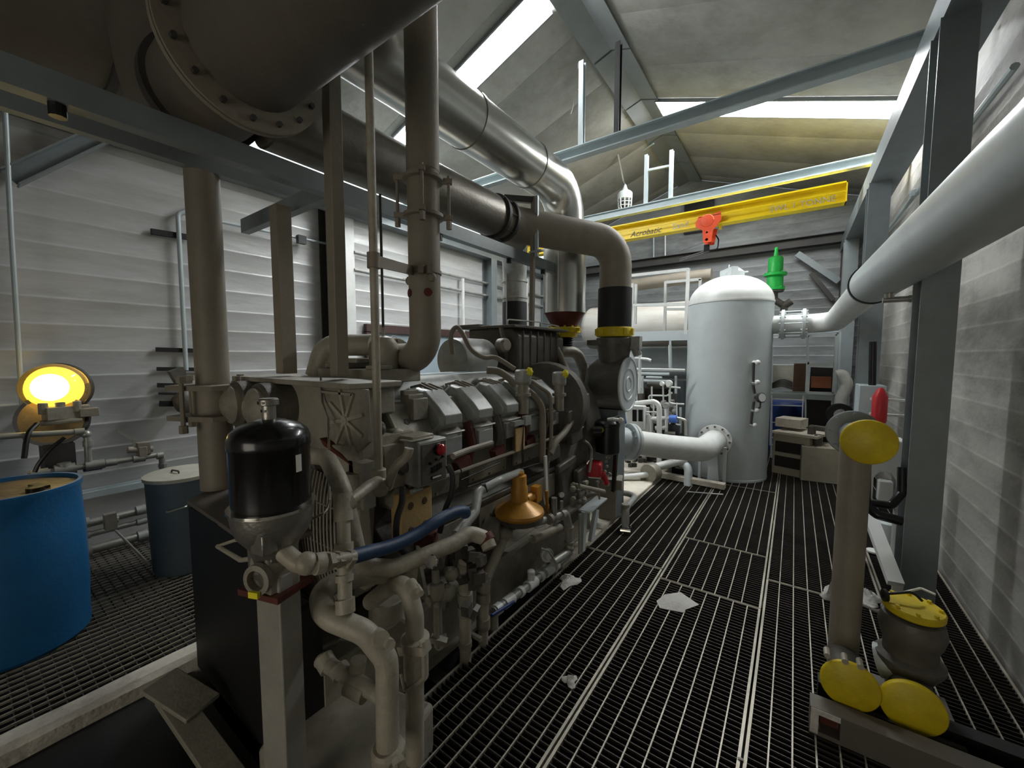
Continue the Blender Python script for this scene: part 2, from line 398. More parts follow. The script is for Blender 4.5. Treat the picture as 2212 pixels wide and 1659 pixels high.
# ---- girt beams, columns
def solo(name, b, m, label, cat, group=None, bev=0.):
    return tag(b.build(name, m, bev=bev), label, cat, group)
struct(MB().ibeam((XL+.11, YB, 3.45), (XL+.11, YF, 3.45), .2, .2, .014).build('trim_2', 'steel'))
b = MB()
g1 = [W(1355, 578, Y=8.8), W(1812, 505, Y=8.8)]
zg = (g1[0].z+g1[1].z)/2
struct(MB().ibeam((XL, 8.86, zg), (XR, 8.86, zg), .18, .17, .012).build('trim_3', 'darksteel'))
zc_ = W(1700, 575, Y=8.9).z
# left columns
def hcol(name, x, y, z1, m, label, group, w_=.16, d=.2, z0=-.6):
    t = thing(name, label, 'column', (x, y, max(z0, 0)), group)
    MB().ibeam((x, y, z0), (x, y, z1), w_, d, .012, up=(1,0,0)).build('column_section', m, t)
    MB().bx(x-d/2-.03, x+d/2+.03, y-w_/2-.03, y+w_/2+.03, 0, .02).build('base_plate', m, t)
    return t
hcol('steel_column', XL+.11, W(715, 600, X=XL+.11).y, 3.35, 'darksteel', 'dark steel column against the left wall behind the square engine posts', 'left wall columns')
hcol('steel_column', XL+.11, .05, 3.35, 'steel', 'steel column at the left wall beside the amber lamp', 'left wall columns')
hcol('steel_column', XL+.11, 5.85, 3.35, 'steel', 'steel column at the left wall beside the farther intake pipe', 'left wall columns')
hcol('steel_column', XL+.11, 7.9, 3.35, 'steel', 'steel column at the far end of the left wall', 'left wall columns')
c2 = MB().bx(XL+.02, XL+.06, W(742, 600, X=XL+.05).y, W(766, 600, X=XL+.05).y, 0, 3.34)
solo('wall_flashing', c2, 'white', 'tall pale flashing strip on the left wall beside the dark column', 'flashing')
# diagonal brace top left
solo('diagonal_brace', MB().ibeam(W(20, 385, X=-4.6), W(285, 262, X=-4.6), .12, .12, .012), 'steel', 'grey diagonal steel brace high on the left wall under the duct', 'brace')
# right columns carrying the runway
def rcol(x0, x1, y0, y1, z1, label):
    t = thing('runway_column', label, 'column', ((x0+x1)/2, (y0+y1)/2, 0), 'columns under the crane runway')
    ym = (y0+y1)/2
    MB().bx(x0, x1, y0, y0+.012, 0, z1).bx(x0, x1, y1-.012, y1, 0, z1).bx((x0+x1)/2-.006, (x0+x1)/2+.006, y0+.012, y1-.012, 0, z1).build('column_section', 'steel', t)
    MB().bx(x0-.04, x1+.04, y0-.04, y1+.04, 0, .02).build('base_plate', 'steel', t)
    return t
ZB = 3.36
rcol(.55, .695, 3.1, 3.3, ZB, 'wide steel column nearest the camera at the right wall, behind the yellow flange caps')
rcol(.55, .72, 5.55, 5.75, ZB, 'pale steel column at the right wall between the vessel and the near column')
rcol(.55, .72, 8.0, 8.2, ZB, 'farthest dark steel column in the right rear corner')
rw = thing('crane_runway', 'grey box section crane runway beam along the top of the right wall', 'beam', (.68, 4, ZB))
MB().bx(.56, .8, YB+.05, YF-.05, ZB, ZB+.012).bx(.56, .572, YB+.05, YF-.05, ZB+.012, ZB+.19).bx(.788, .8, YB+.05, YF-.05, ZB+.012, ZB+.19).bx(.56, .8, YB+.05, YF-.05, ZB+.19, ZB+.2).build('beam_section', 'steel', rw)
MB().bx(.64, .69, YB+.1, YF-.1, ZB+.2, ZB+.235).build('rail', 'darksteel', rw)
# tie beams with hangers
def tie(y, z, hang, label):
    t = thing('roof_tie_beam', label, 'beam', (XC, y, z), 'roof tie beams across the hall')
    MB().ibeam((XL+.03, y, z), (.93, y, z), .09, .11, .01).build('beam_section', 'palesteel', t)
    for (px, pt, m) in hang:
        p = W(px, 300, Y=y); zt = min(W(px, pt, Y=y).z, ZR-.345*abs(p.x-XC)-.01)
        MB().ibeam((p.x, y, z+.055), (p.x, y, zt), .05, .06, .006).build('hanger', m, t)
    return t
t1 = tie(3.9, W(1500, 240, Y=3.9).z-.035, [(1256, 135, 'palesteel'), (1333, 95, 'blacksheet')], 'pale steel tie beam crossing the roof nearest the camera, with one black and one pale hanger')
t2 = tie(6.2, W(1550, 416, Y=6.2).z, [(1398, 335, 'palesteel'), (1452, 325, 'palesteel')], 'pale steel tie beam just above the yellow crane with two linked hangers')
pa = W(1398, 368, Y=6.2); pb = W(1452, 357, Y=6.2); MB().bar(pa, pb, .03, .03).build('cross_link', 'palesteel', t2)
# thin rods on the roof
solo('roof_conduit', MB().tube([W(1255,415,Y=8.3), W(1412,310,Y=6.9)], .012, 8), 'palesteel', 'thin pale rod slanting under the ridge beside the silver stack', 'conduit')
solo('roof_conduit', MB().tube([W(1228,198,Y=5.2), W(1330,310,Y=6.6), W(1347,392,Y=7.0)], .014, 8), 'galv', 'thin conduit running along the left roof slope to the caged lamp', 'conduit')
jb = thing('junction_box', 'small dark junction box with a loose wire on the left roof slope', 'junction box', W(1230,195,Y=5.0))
MB().ob(W(1230,193,Y=5.0), (.09,.06,.09)).build('box_body', 'darksteel', jb)
MB().spline([W(1230,200,Y=5.0), W(1246,192,Y=4.9), W(1254,196,Y=4.9)], .006, 6).spline([W(1233,205,Y=5.0), W(1238,225,Y=5.0), W(1233,246,Y=5.0)], .006, 6).build('wire', 'label', jb)
solo('roof_bracket', MB().cyl(W(1257,138,Y=4.4), W(1257,150,Y=4.4), .05, 12).cyl(W(1257,150,Y=4.4), W(1257,185,Y=4.4), .02, 10), 'steel', 'round steel bracket hanging from the roof above the pale hanger', 'bracket')
# caged pendant lamp
lp = W(1350, 430, Y=6.9)
t = thing('caged_pendant_lamp', 'grey caged pendant lamp hanging behind the tie beam left of the crane', 'lamp', lp)
def at(p, dz): return p+V(0,0,dz)
MB().lathe([(.11,-.02),(.125,-.01),(.125,.09),(.1,.12),(.05,.15),(.03,.2),(.018,.24)], lp, n=20).build('lamp_cap', 'tank', t)
cg = MB()
for k in range(10):
    a = 2*PI*k/10; d = V(math.cos(a), math.sin(a), 0)
    cg.tube([lp+d*.115, lp+d*.11-V(0,0,.13), lp+d*.08-V(0,0,.19)], .011, 6)
cg.ring(lp-V(0,0,.07), (0,0,1), .108, .118, .01); cg.ring(lp-V(0,0,.13), (0,0,1), .104, .114, .01); cg.build('wire_cage', 'tank', t)
MB().lathe([(.001,-.155),(.05,-.14),(.065,-.08),(.06,-.02)], lp, n=16).build('glass_jar', 'darksteel', t)
MB().cyl(lp+V(0,0,.24), W(1347,392,Y=6.95), .01, 8).build('stem', 'galv', t)
# far wall dressing
solo('wall_post', MB().bx(W(1815,600,Y=8.85).x, W(1838,600,Y=8.85).x, 8.75, 8.95, 0, zg-.1), 'darksteel', 'dark steel post in the right rear corner under the far girder', 'post')
solo('diagonal_brace', MB().bar(W(1722,548,Y=8.85), W(1812,608,Y=8.85), .05, .1), 'steel', 'upper grey diagonal brace on the far wall right of the green valve', 'brace', 'far wall braces')
solo('diagonal_brace', MB().bar(W(1752,590,Y=8.9), W(1800,648,Y=8.9), .05, .07), 'darksteel', 'lower dark diagonal brace on the far wall right of the green valve', 'brace', 'far wall braces')
ext = thing('wall_fan', 'black square exhaust fan recess high on the far wall behind the crane', 'fan', W(1510,448,Y=8.95))
p0 = W(1480,430,Y=8.95); p1 = W(1542,468,Y=8.95)
MB().bx(p0.x, p1.x, 8.9, 8.98, p1.z-.25, p0.z).build('shroud', 'black', ext)
MB().ring(((p0.x+p1.x)/2, 8.88, p1.z), (0,-1,0), .13, .16, .03).build('fan_ring', 'galv', ext)
for px, m in ((1412,'palesteel'),(1437,'white')):
    a = W(px,470,Y=8.9); b_ = W(px,560,Y=8.9)
    solo('wall_conduit', MB().cyl(a, b_, .014, 8), m, 'thin vertical conduit on the far wall, the %s of two under the crane' % ('left' if px == 1412 else 'right'), 'conduit')

# ================================================================ FLOOR GRATINGS
def grating(x0, x1, y0, y1, label, group, px=.079, py=.03, z=0., wy=.006, wx=.0035, border=.012, xo=0.):
    t = thing('floor_grating', label, 'grating', ((x0+x1)/2, (y0+y1)/2, z-.03), group)
    b = MB(); y = y0+py/2
    while y < y1: b.bx(x0, x1, y-wx/2, y+wx/2, z-.03, z-.002); y += py
    b.build('bearing_bars', 'grating', t)
    b = MB(); x = x0+px-xo
    while x < x1-px*.4: b.bx(x-wy/2, x+wy/2, y0, y1, z-.012, z); x += px
    b.bx(x0, x0+border, y0, y1, z-.032, z+.001).bx(x1-border, x1, y0, y1, z-.032, z+.001).bx(x0, x1, y0, y0+.004, z-.032, z).bx(x0, x1, y1-.004, y1, z-.032, z)
    b.build('cross_bars', 'gratingY', t)
    return t
G = 'walkway gratings right of the engine'
ya = W(1560, 1290, Z=0).y; yb_ = W(1600, 1190, Z=0).y; yc = W(1230, 1610, Z=0).y
grating(-1.36, -.745, -.6, 3.0, 'bar grating panel along the engine skid, nearest the camera', G)
grating(-1.36, -.745, 3.01, 5.35, 'bar grating panel beside the plinth, farther toward the vessel', G)
grating(-.735, -.11, -.6, ya, 'wide bar grating panel in the middle of the walkway under the large rag', G)
grating(-.735, -.11, ya+.006, yb_, 'short bar grating panel in the middle of the walkway', G, xo=.035)
grating(-.735, -.11, yb_+.006, 5.5, 'bar grating panel in front of the white vertical vessel', G)
grating(-.735, -.11, 5.506, 8.9, 'bar grating panel under the white vertical vessel', G)
grating(-.1, .53, -.6, 3.3, 'bar grating panel by the yellow capped pipes', G)
grating(-.1, .53, 3.306, 8.9, 'bar grating panel leading to the workbench', G)
grating(.54, .94, -.6, 8.9, 'narrow bar grating panel along the right wall', G)
grating(-1.36, -.745, 6.0, 8.9, 'bar grating panel behind the vessel', G)
G = 'square mesh gratings left of the kerb'
for i, (a, b_) in enumerate(((-1.2, 1.35), (1.36, 3.9), (3.91, 8.9))):
    for j, (x0, x1) in enumerate(((-4.7, -3.66), (-3.65, -2.61))):
        grating(x0, x1, a, b_, 'square mesh floor grating %s, %s' % (('by the left wall', 'by the pale kerb')[j], ('under the drums', 'beside the engine', 'at the far end')[i]), G, px=.052, py=.05, wy=.0045, wx=.004, border=.006)
# support bearers below
for i, y in enumerate((-.4, 1.35, 3.0, 4.6, 6.2, 7.8)):
    solo('grating_bearer', MB().bx(XL+.02, XR-.02, y-.04, y+.04, -.6, -.034), 'darksteel', 'dark steel bearer under the floor gratings', 'bearer', 'bearers under the gratings')
# engine plinth + far plinth, kerbs
solo('engine_plinth', MB().bx(-2.47, -1.47, .72, 3.34, -.59, .0), 'concrete', 'dark concrete plinth under the engine skid', 'plinth')
solo('pale_plinth', MB().bx(-2.47, -1.37, 3.35, 5.9, -.59, .03), 'plinth', 'pale concrete plinth between the engine and the white vessel', 'plinth', bev=.01)
solo('pale_plinth', MB().bx(-1.46, -1.37, 2.6, 3.34, -.59, .02), 'plinth', 'narrow pale concrete ledge beside the skid end', 'plinth')
k = MB(); rows = 26
kp = []
for i in range(rows):
    y = -1.2+i*.16; j = random.uniform(-.008, .008)
    kp.append((y, j))
vs_ = []; 
for y, j in kp: vs_ += [(-2.6+j, y, -.4), (-2.6+j, y, .03), (-2.585+j, y, .05), (-2.5+j, y, .052), (-2.485-j, y, .03), (-2.485-j, y, -.4)]
fs = []
for i in range(rows-1):
    for q in range(5): fs.append((i*6+q, i*6+q+1, i*6+q+7, i*6+q+6))
fs += [(0,1,2,3,4,5), tuple((rows-1)*6+q for q in range(6))]
k.add(vs_, fs); solo('pale_kerb', k, 'kerb', 'rough pale kerb running along the floor from the lower left to the black cabinet', 'kerb')
solo('lower_floor_plate', MB().bx(-2.48, -1.38, -1.2, .62, -.2, -.03), 'blacksheet', 'dark sunken floor plate between the kerb and the filter stand', 'plate')
# ================================================================ OVERHEAD DUCTS AND LARGE PIPES
def w(px, py, d): return W(px, py, D=d)
def flange(b, c, ax, R, th=.025, k=12, rb=.009, bolt=True, r0=None):
    c = Vector(c); a = Vector(ax).normalized()
    b.lathe([(R-.004, -th/2), (R, -th/2+.004), (R, th/2-.004), (R-.004, th/2)], c, a, 32)
    if bolt:
        b.bolts(c+a*th/2, a, R*.86, k, rb, .014); b.bolts(c-a*th/2, -a, R*.86, k, rb, .014)
    return b
# big cross duct
HY, HZ = .72, 2.75
t = thing('cross_duct', 'large dusty round duct crossing overhead at the upper left, with a bolted flange ring', 'duct', (-1.75, HY, HZ))
MB().cyl((-1.72, HY, HZ), (.9, HY, HZ), .208, 40).build('duct_barrel', 'duct', t)
MB().tube([(-1.77, HY, HZ), (-2.5, HY, HZ), (-2.62, HY-.02, 3.25)], .203, 40, R=.3).build('duct_barrel', 'duct', t)
r_ = MB(); r_.ring((-1.765, HY, HZ), (1,0,0), .2, .285, .022, 48); r_.ring((-1.735, HY, HZ), (1,0,0), .2, .285, .012, 48)
fr = r_.build('flange_ring', 'dustpipe', t); plabel(fr, 'pale dusty bolted flange ring')
MB().bolts((-1.723, HY, HZ), (1,0,0), .25, 16, .011, .018).build('bolt_circle', 'darksteel', fr)
# tee collar + strap
MB().ring((-2.2, HY, HZ), (1,0,0), .2, .225, .05, 40).build('strap', 'darksteel', t)
t = thing('silencer', 'dark wide cylindrical silencer overhead in the upper left corner', 'silencer', (-3.3, .2, 3.1))
MB().lathe([(.3,0),(.47,.1),(.5,.14),(.5,2.2),(.4,2.35)], (-3.25, 1.15, 3.62), (0,-1,0), 44).build('silencer_body', 'duct', t)
MB().ring((-3.25,.6,3.62),(0,1,0),.49,.53,.04,44).build('band', 'darksteel', t)
# air intake trunk
AX, AZ = -2.05, 2.73
t = thing('air_intake_duct', 'dusty round air duct above the engine, elbowing down into a black sleeve', 'duct', (AX, 3, AZ))
P = MB().tube([(AX, HY+.19, AZ), (AX, 2.85, AZ), (-1.44, 3.75, AZ-.06), (-1.44, 3.75, 2.22)], .15, 36, R=.42, seg=6)
plabel(P.build('duct_barrel', 'dustpipe', t), 'dusty round duct barrel with segmented elbow')
MB().cyl((AX, HY+.2, AZ), (AX, 2.58, AZ), .162, 36).build('outer_sleeve', 'ductmetal', t)
b = MB(); d_ = V(1.44-2.05+.61, 0, 0)
b.ring((AX, 2.62, AZ), (0,1,0), .148, .178, .03, 36).ring((AX, 2.74, AZ), (0,1,0), .148, .178, .03, 36)
for k in range(8):
    a = 2*PI*k/8; b.cyl((AX+.165*math.cos(a), 2.6, AZ+.165*math.sin(a)), (AX+.165*math.cos(a), 2.79, AZ+.165*math.sin(a)), .007, 6)
b.build('expansion_clamp', 'darksteel', t)
sl = MB().cyl((-1.44, 3.75, 1.86), (-1.44, 3.75, 2.24), .16, 32).build('flexible_sleeve', 'rubber', t); plabel(sl, 'black rubber sleeve')
b = MB().lathe([(.165,0),(.172,.01),(.172,.08),(.165,.09)], (-1.44,3.75,1.78), n=32)
for k in range(10):
    a = 2*PI*k/10; b.ob((-1.44+.172*math.cos(a), 3.75+.172*math.sin(a), 1.825), (.03,.03,.06), rz=a)
plabel(b.build('clamp_ring', 'yellowcap', t), 'yellow clamp ring')
# second, left bank branch
t = thing('air_intake_branch', 'farther vertical air pipe, half dull and half white, with a dark sleeve behind the engine', 'duct', (-2.62, 3.75, 2.2))
MB().tube([(-2.15, 3.05, 2.66), (-2.62, 3.75, 2.64), (-2.62, 3.75, 2.2)], .135, 28, R=.3).build('duct_barrel', 'cover', t)
plabel(MB().cyl((-2.62,3.75,1.85), (-2.62,3.75,2.2), .14, 28).build('flexible_sleeve', 'rubber', t), 'dark rubber sleeve')
b = MB()
for z in (2.24, 2.42): b.ring((-2.62,3.75,z),(0,0,1),.134,.145,.02,28)
b.tube([(-2.62,3.6,2.5),(-2.62,3.595,2.0),(-2.62,3.62,1.8)], .008, 6); b.build('band', 'galv', t)
# exhaust
SX, SY, SZ = -1.95, 3.68, 3.25
t = thing('exhaust_pipe', 'large brushed stainless exhaust pipe sloping away overhead and turning down into a stack', 'exhaust pipe', (SX, SY, 2.0))
MB().tube([(SX, .2, SZ), (SX, SY, SZ), (SX, SY, 2.6)], .19, 40, R=.42, seg=5).build('pipe_cladding', 'stainless', t)
MB().ring((SX, 2.2, SZ), (0,1,0), .188, .196, .03, 40).ring((SX, 1.2, SZ), (0,1,0), .188, .196, .03, 40).ring((SX, 3.0, SZ), (0,1,0), .188, .196, .03, 40).build('joint_band', 'stainless', t)
MB().cyl((SX,SY,2.03), (SX,SY,2.72), .215, 36).build('stack_cladding', 'stainless', t)
MB().bx(SX+.04, SX+.05, SY-.22, SY-.205, 2.05, 2.7).build('seam', 'white', t)
plabel(MB().lathe([(.2,2.03),(.19,2.01),(.13,1.9),(.12,1.885)], (SX,SY,0), n=32).build('cone', 'darkred', t), 'dark rusty cone')
b = MB(); b.lathe([(.16,1.885),(.165,1.88),(.165,1.83),(.13,1.825),(.13,1.79),(.1,1.785)], (SX,SY,0), n=32).bolts((SX,SY,1.885), (0,0,1), .15, 12, .01, .015)
for a in (.3,): b.ob((SX+.17,SY-.03,1.86),(.05,.03,.03))
plabel(b.build('flange', 'yellowcap', t), 'yellow bolted flange')
pr = []
for k in range(9): pr += [(.075, 1.785-k*.022), (.095, 1.775-k*.022)]
MB().lathe(pr, (SX,SY,0), n=24).build('bellows', 'hose2', t)
# coolant pipes
def victaulic(b, c, ax, r, l=.07):
    """grooved-joint coupling: two half shells with bolt ears"""
    c = Vector(c); u, v_, a = frame(ax)
    b.lathe([(r, -l/2), (r*1.28, -l/2), (r*1.32, -l/4), (r*1.32, l/4), (r*1.28, l/2), (r, l/2)], c, a, 24)
    for s_ in (-1, 1):
        q = c+u*s_*r*1.45; b.ob(q, (r*.5, r*.5, l*.8)) if abs(a.z) > .9 else b.ball(q, r*.3, 8)
        b.cyl(q-v_*r*.5, q+v_*r*.5, r*.12, 8)
    return b
cx_, cy_ = -1.6, 1.465
t = thing('coolant_pipe', 'dusty vertical coolant pipe in front of the silver exhaust, curving at its foot', 'pipe', (cx_, cy_, 1.5))
MB().tube([(cx_,cy_,4.3), (cx_,cy_,2.54)], .084, 32).build('pipe_upper', 'dustpipe', t)
MB().tube([(cx_,cy_,2.56), (cx_,cy_,1.585), (cx_-.3,cy_+.02,1.585)], .082, 32, R=.25, seg=9).build('pipe_bend', 'dustpipe', t)
b = MB(); 
for z in (2.305, 2.49): b.lathe([(.084,0),(.105,.004),(.105,.02),(.084,.024)], (cx_,cy_,z), n=28)
for k in range(4):
    a = PI/4+k*PI/2; d = V(math.cos(a), math.sin(a), 0)
    for z in (2.317, 2.502): b.ob(V(cx_,cy_,z)+d*.118, (.06,.03,.024), rz=a)
    b.cyl(V(cx_,cy_,2.28)+d*.13, V(cx_,cy_,2.53)+d*.13, .008, 8)
    b.cyl(V(cx_,cy_,2.26)+d*.13, V(cx_,cy_,2.3)+d*.13, .015, 6)
b.build('expansion_joint', 'dustpipe', t)
b = MB(); b.lathe([(.084,0),(.089,.003),(.089,.02),(.084,.023)], (cx_,cy_,2.02), n=28)
for a in (-.9, -.5, 2.6): b.ob(V(cx_,cy_,2.03)+V(math.cos(a),math.sin(a),0)*.097, (.04,.026,.042), rz=a)
b.ball((cx_-.085,cy_-.025,1.995), .025, 10).ball((cx_+.085,cy_-.03,1.995), .024, 10); b.build('collar', 'dustpipe', t)
b = MB()
for a in (-1.9, -.55): 
    d = V(math.cos(a), math.sin(a), 0); b.lathe([(.02,-.005),(.022,.006),(.012,.008)], V(cx_,cy_,1.92)+d*.08, d, 12)
b.build('plugs', 'darkred', t)
flange(MB(), (cx_-.27,cy_+.02,1.585), (1,0,0), .115, .03, 8).build('flange', 'dustpipe', t)
lx, ly = -2.6, .83
t = thing('coolant_pipe', 'left vertical grey coolant pipe with a bolted joint, standing on the black cabinet', 'pipe', (lx, ly, .867))
MB().cyl((lx,ly,1.38), (lx,ly,2.56), .078, 32).build('pipe_upper', 'dustpipe', t)
MB().cyl((lx,ly,.867), (lx,ly,1.34), .082, 32).build('pipe_lower', 'dustpipe', t)
b = MB()
for z, s_ in ((1.43, 1), (1.27, -1)):
    b.prism([(.19,.07),(.07,.19),(-.07,.13),(-.19,.07),(-.13,-.07),(-.07,-.19),(.07,-.13),(.19,-.07)], (lx,ly,z-.012), (1,0,0), (0,1,0), (0,0,.026))
for k in range(4):
    a = .35+k*PI/2; d = V(math.cos(a), math.sin(a), 0)
    b.cyl(V(lx,ly,1.23)+d*.165, V(lx,ly,1.48)+d*.165, .011, 8); b.cyl(V(lx,ly,1.46)+d*.165, V(lx,ly,1.49)+d*.165, .02, 6); b.cyl(V(lx,ly,1.2)+d*.165, V(lx,ly,1.24)+d*.165, .02, 6)
b.cyl((lx,ly,1.27), (lx,ly,1.43), .095, 24)
b.build('expansion_joint', 'dustpipe', t)
# ---- channel rail and posts over the engine
CXR, CZ = -1.98, 2.455
t = thing('overhead_channel', 'long grey steel channel running over the engine from the upper left to the stack', 'channel', (CXR, 1.8, CZ))
MB().ibeam((CXR, .05, CZ), (CXR, 3.5, CZ), .06, .09, .008, chan=True).build('channel_section', 'steel', t)
b = MB()
for y in (.25, 1.95, 2.75, 3.3): b.cyl((CXR, y, CZ-.045), (CXR, y, CZ-.085), .022, 10)
b.build('clamp_knob', 'black', t)
MB().bar((CXR-.05, 1.22, CZ+.02), (-3.1, 1.22, CZ+.02), .05, .09).build('cross_arm', 'steel', t)
solo('ceiling_channel', MB().ibeam((-2.55, -.2, 2.59), (-2.55, 1.9, 2.59), .05, .07, .008, chan=True), 'steel', 'second grey channel beside the long one, under the silencer', 'channel')
G = 'square steel posts standing on the engine front'
tag(MB().bar((-2.32,1.09,1.5), (-2.32,1.09,2.41), .08, .08, up=(0,1,0)).build('square_post', 'dustpipe', bev=.004), 'shorter square post on the engine front, left of the taller one', 'post', G)
tag(MB().bar((-1.78,1.08,1.5), (-1.775,1.08,3.2), .062, .062, up=(0,1,0)).build('square_post', 'dustpipe', bev=.004), 'taller square post on the engine front, reaching past the overhead channel', 'post', G)
t = thing('stack_support', 'slim angle bracket holding the air duct beside the stainless stack', 'bracket', W(1152, 560, Y=2.95))
a = W(1153, 425, Y=2.95); a2 = W(1153, 545, Y=2.95); a3 = W(1148, 730, Y=2.95)
MB().bar(a, a3, .035, .035, up=(0,1,0)).build('upright', 'dustpipe', t)
MB().bar(a+V(.03,0,0), a2+V(.03,0,-.04), .03, .02, up=(0,1,0)).bar(a2+V(-.03,0,0), a2+V(.1,-.02,0), .05, .012).build('angle_face', 'palesteel', t)
MB().bar(a+V(0,0,-.03), W(1092, 428, Y=2.95), .05, .05).build('arm', 'darksteel', t)
# thin conduit rod C + tee
rc = V(-1.395, 1.008, 0)
t = thing('vent_riser', 'slim beige vertical riser pipe in front of the engine with a tee at its foot', 'pipe', (rc.x, rc.y, 1.0))
MB().cyl((rc.x,rc.y,1.08), (rc.x,rc.y,2.9), .0168, 16).build('riser', 'pipe', t)
tj = V(rc.x, rc.y, 1.08)
MB().cyl(tj-V(0,0,.05), tj+V(0,0,.05), .03, 14, .004).cyl(tj, tj+V(.05,-.03,-.03), .03, 12).build('tee', 'pipe', t)
MB().bar((rc.x,rc.y+.02,1.98), (cx_,cy_-.08,2.03), .012, .045).ring((rc.x,rc.y,1.95),(0,0,1),.018,.026,.06,16).build('strap_arm', 'dustpipe', t)
w1 = w(748, 1088, 1.36)
MB().tube([tj, w(800,1048,1.5), w1], .022, 14).build('link_pipe', 'pipe', t)
cond = MB().tube([tj+V(.03,.02,-.03), w(852,1010,1.6), w(880,985,1.6), w(884,968,1.6)], .019, 12, R=.08)
cond.build('conduit', 'pipe', t)

# ================================================================ ENGINE
E_ = thing('gas_engine', 'huge grey engine with a row of light valve covers in mid hall', 'engine', (-2.0, 2.2, .05))
EM = 'engine'
# skid
b = MB().ibeam((-1.5, .8, .19), (-1.5, 3.35, .19), .1, .38, .02).ibeam((-2.44, .8, .19), (-2.44, 3.35, .19), .1, .38, .02)
b.bx(-2.44, -1.5, .8, .83, .0, .38).bx(-2.44, -1.5, 3.32, 3.35, .0, .38).bx(-2.4, -1.54, .82, 3.34, .3, .34)
b.bar((-1.475, 1.15, .37), (-1.44, 3.3, .36), .12, .02)
b.build('skid', EM, E_)
for y in (1.3, 1.9, 2.5, 3.1):
    MB().prism([(0,0),(.1,0),(.1,.03),(.02,.32),(0,.32)], (-1.55,y,.38), (1,0,0), (0,0,1), (0,.02,0)).build('web_bracket', EM, E_)
# crankcase, stepped side
b = MB().prism([(-.55,.42),(.42,.42),(.48,.5),(.48,.72),(.4,.78),(.4,1.12),(.33,1.2),(-.45,1.2),(-.55,1.1)], (-2.0,1.12,0), (1,0,0), (0,0,1), (0,2.2,0))
b.bx(-1.53, -1.5, 1.15, 3.3, .70, .73)
b.build('crankcase', 'enginedark', E_, bev=.008)
for i in range(4):
    y = 1.32+i*.47
    dd = MB().bx(-1.61, -1.585, y, y+.38, .82, 1.06).build('inspection_cover', EM, E_, bev=.006)
    bb = MB()
    for yy in (y+.03, y+.19, y+.35):
        for zz in (.84, 1.04): bb.lathe([(.009,0),(.009,.012)], (-1.585, yy, zz), (1,0,0), 6)
    bb.build('bolts', 'dustpipe', dd)
for i in range(4):
    y = 1.3+i*.5
    MB().bx(-1.53, -1.51, y, y+.42, .5, .68).build('sump_cover', EM, E_, bev=.005)
# V banks
for sx in (1, -1):
    b = MB().prism([(.02,1.1),(.44,1.12),(.47,1.2),(.36,1.36),(.12,1.36),(.02,1.3)] if sx > 0 else [(-.02,1.1),(-.02,1.3),(-.12,1.36),(-.36,1.36),(-.47,1.2),(-.44,1.12)], (-2.0,1.22,0), (1,0,0), (0,0,1), (0,2.0,0))
    b.build('cylinder_bank', EM, E_, bev=.01)
# valve covers on the right bank; five heads
for i in range(6):
    y = 1.455+i*.275
    hd = MB()
    hd.prism([(-1.80,1.2),(-1.56,1.04),(-1.49,1.09),(-1.49,1.19),(-1.56,1.22),(-1.8,1.32)], (0,y+.01,0), (1,0,0), (0,0,1), (0,.16,0))
    hd.build('cylinder_head', EM, E_, bev=.006)
    cv = MB()
    # chamfered crown: wide at foot, narrower at top
    def sec(x0, z0, x1, z1, up_): pass
    prof = [(-1.79,1.30),(-1.76,1.385),(-1.70,1.425),(-1.62,1.41),(-1.52,1.33),(-1.475,1.285),(-1.475,1.235),(-1.52,1.20),(-1.66,1.20)]
    pin = [(x+(.02 if x < -1.65 else -.02), z-.012 if z > 1.25 else z+.006) for x, z in prof]
    n = len(prof)
    y0, y1, ch = y+.0, y+.175, .022
    vv = [(x, y0, z) for q, (x, z) in enumerate(pin)]+[(x, y0+ch, z) for x, z in prof]+[(x, y1-ch, z) for x, z in prof]+[(x, y1, z) for q, (x, z) in enumerate(pin)]
    ff = [tuple(range(n))[::-1], tuple(range(3*n, 4*n))]
    for k in range(3):
        for j in range(n): ff.append((k*n+j, k*n+(j+1) % n, (k+1)*n+(j+1) % n, (k+1)*n+j))
    cv.add(vv, ff)
    cvo = cv.build('valve_cover', 'cover', E_, bev=.005); plabel(cvo, 'light grey chamfered valve cover')
    tb = MB().tube([(-1.5,y+.0,1.185), (-1.466,y+.01,1.19), (-1.466,y+.165,1.19), (-1.5,y+.17,1.185)], .006, 8); tb.build('bright_bar', 'galv', cvo)
    cl = MB()
    for q in range(3): cl.tube([(-1.77,y+.05+q*.03,1.42), (-1.7,y+.06+q*.035,1.437), (-1.62,y+.07+q*.04,1.41)], .007, 6)
    cl.ball((-1.72,y+.1,1.435), .018, 8); cl.build('clip_cluster', 'engine', cvo)
    MB().prism([(-1.52,1.06),(-1.468,1.075),(-1.468,1.165),(-1.5,1.17)], (0,y+.015,0), (1,0,0), (0,0,1), (0,.13,0)).build('lower_plate', 'cover', E_, bev=.004)
    if i < 5:
        g = MB().tube([(-1.53,y+.25,1.22), (-1.5,y+.26,1.1), (-1.52,y+.25,.98)], .028, 10, R=.08)
        g.build('port_elbow', 'darkred' if i in (0,2) else 'enginedark', E_)
# lumpy castings between the front housing and the first cover
for q_, (x, y, z, r) in enumerate(((-1.55,1.22,1.2,.05),(-1.5,1.2,1.08,.055),(-1.52,1.32,1.12,.06),(-1.62,1.3,1.25,.06),(-1.5,1.18,.93,.06),(-1.56,1.12,1.26,.04))):
    MB().cyl((x-.1,y,z),(x+.02,y+.01,z),r,16,.012).ball((x+.02,y+.01,z),r*.6,10).build('front_casting', 'enginedark' if q_ % 2 else EM, E_)
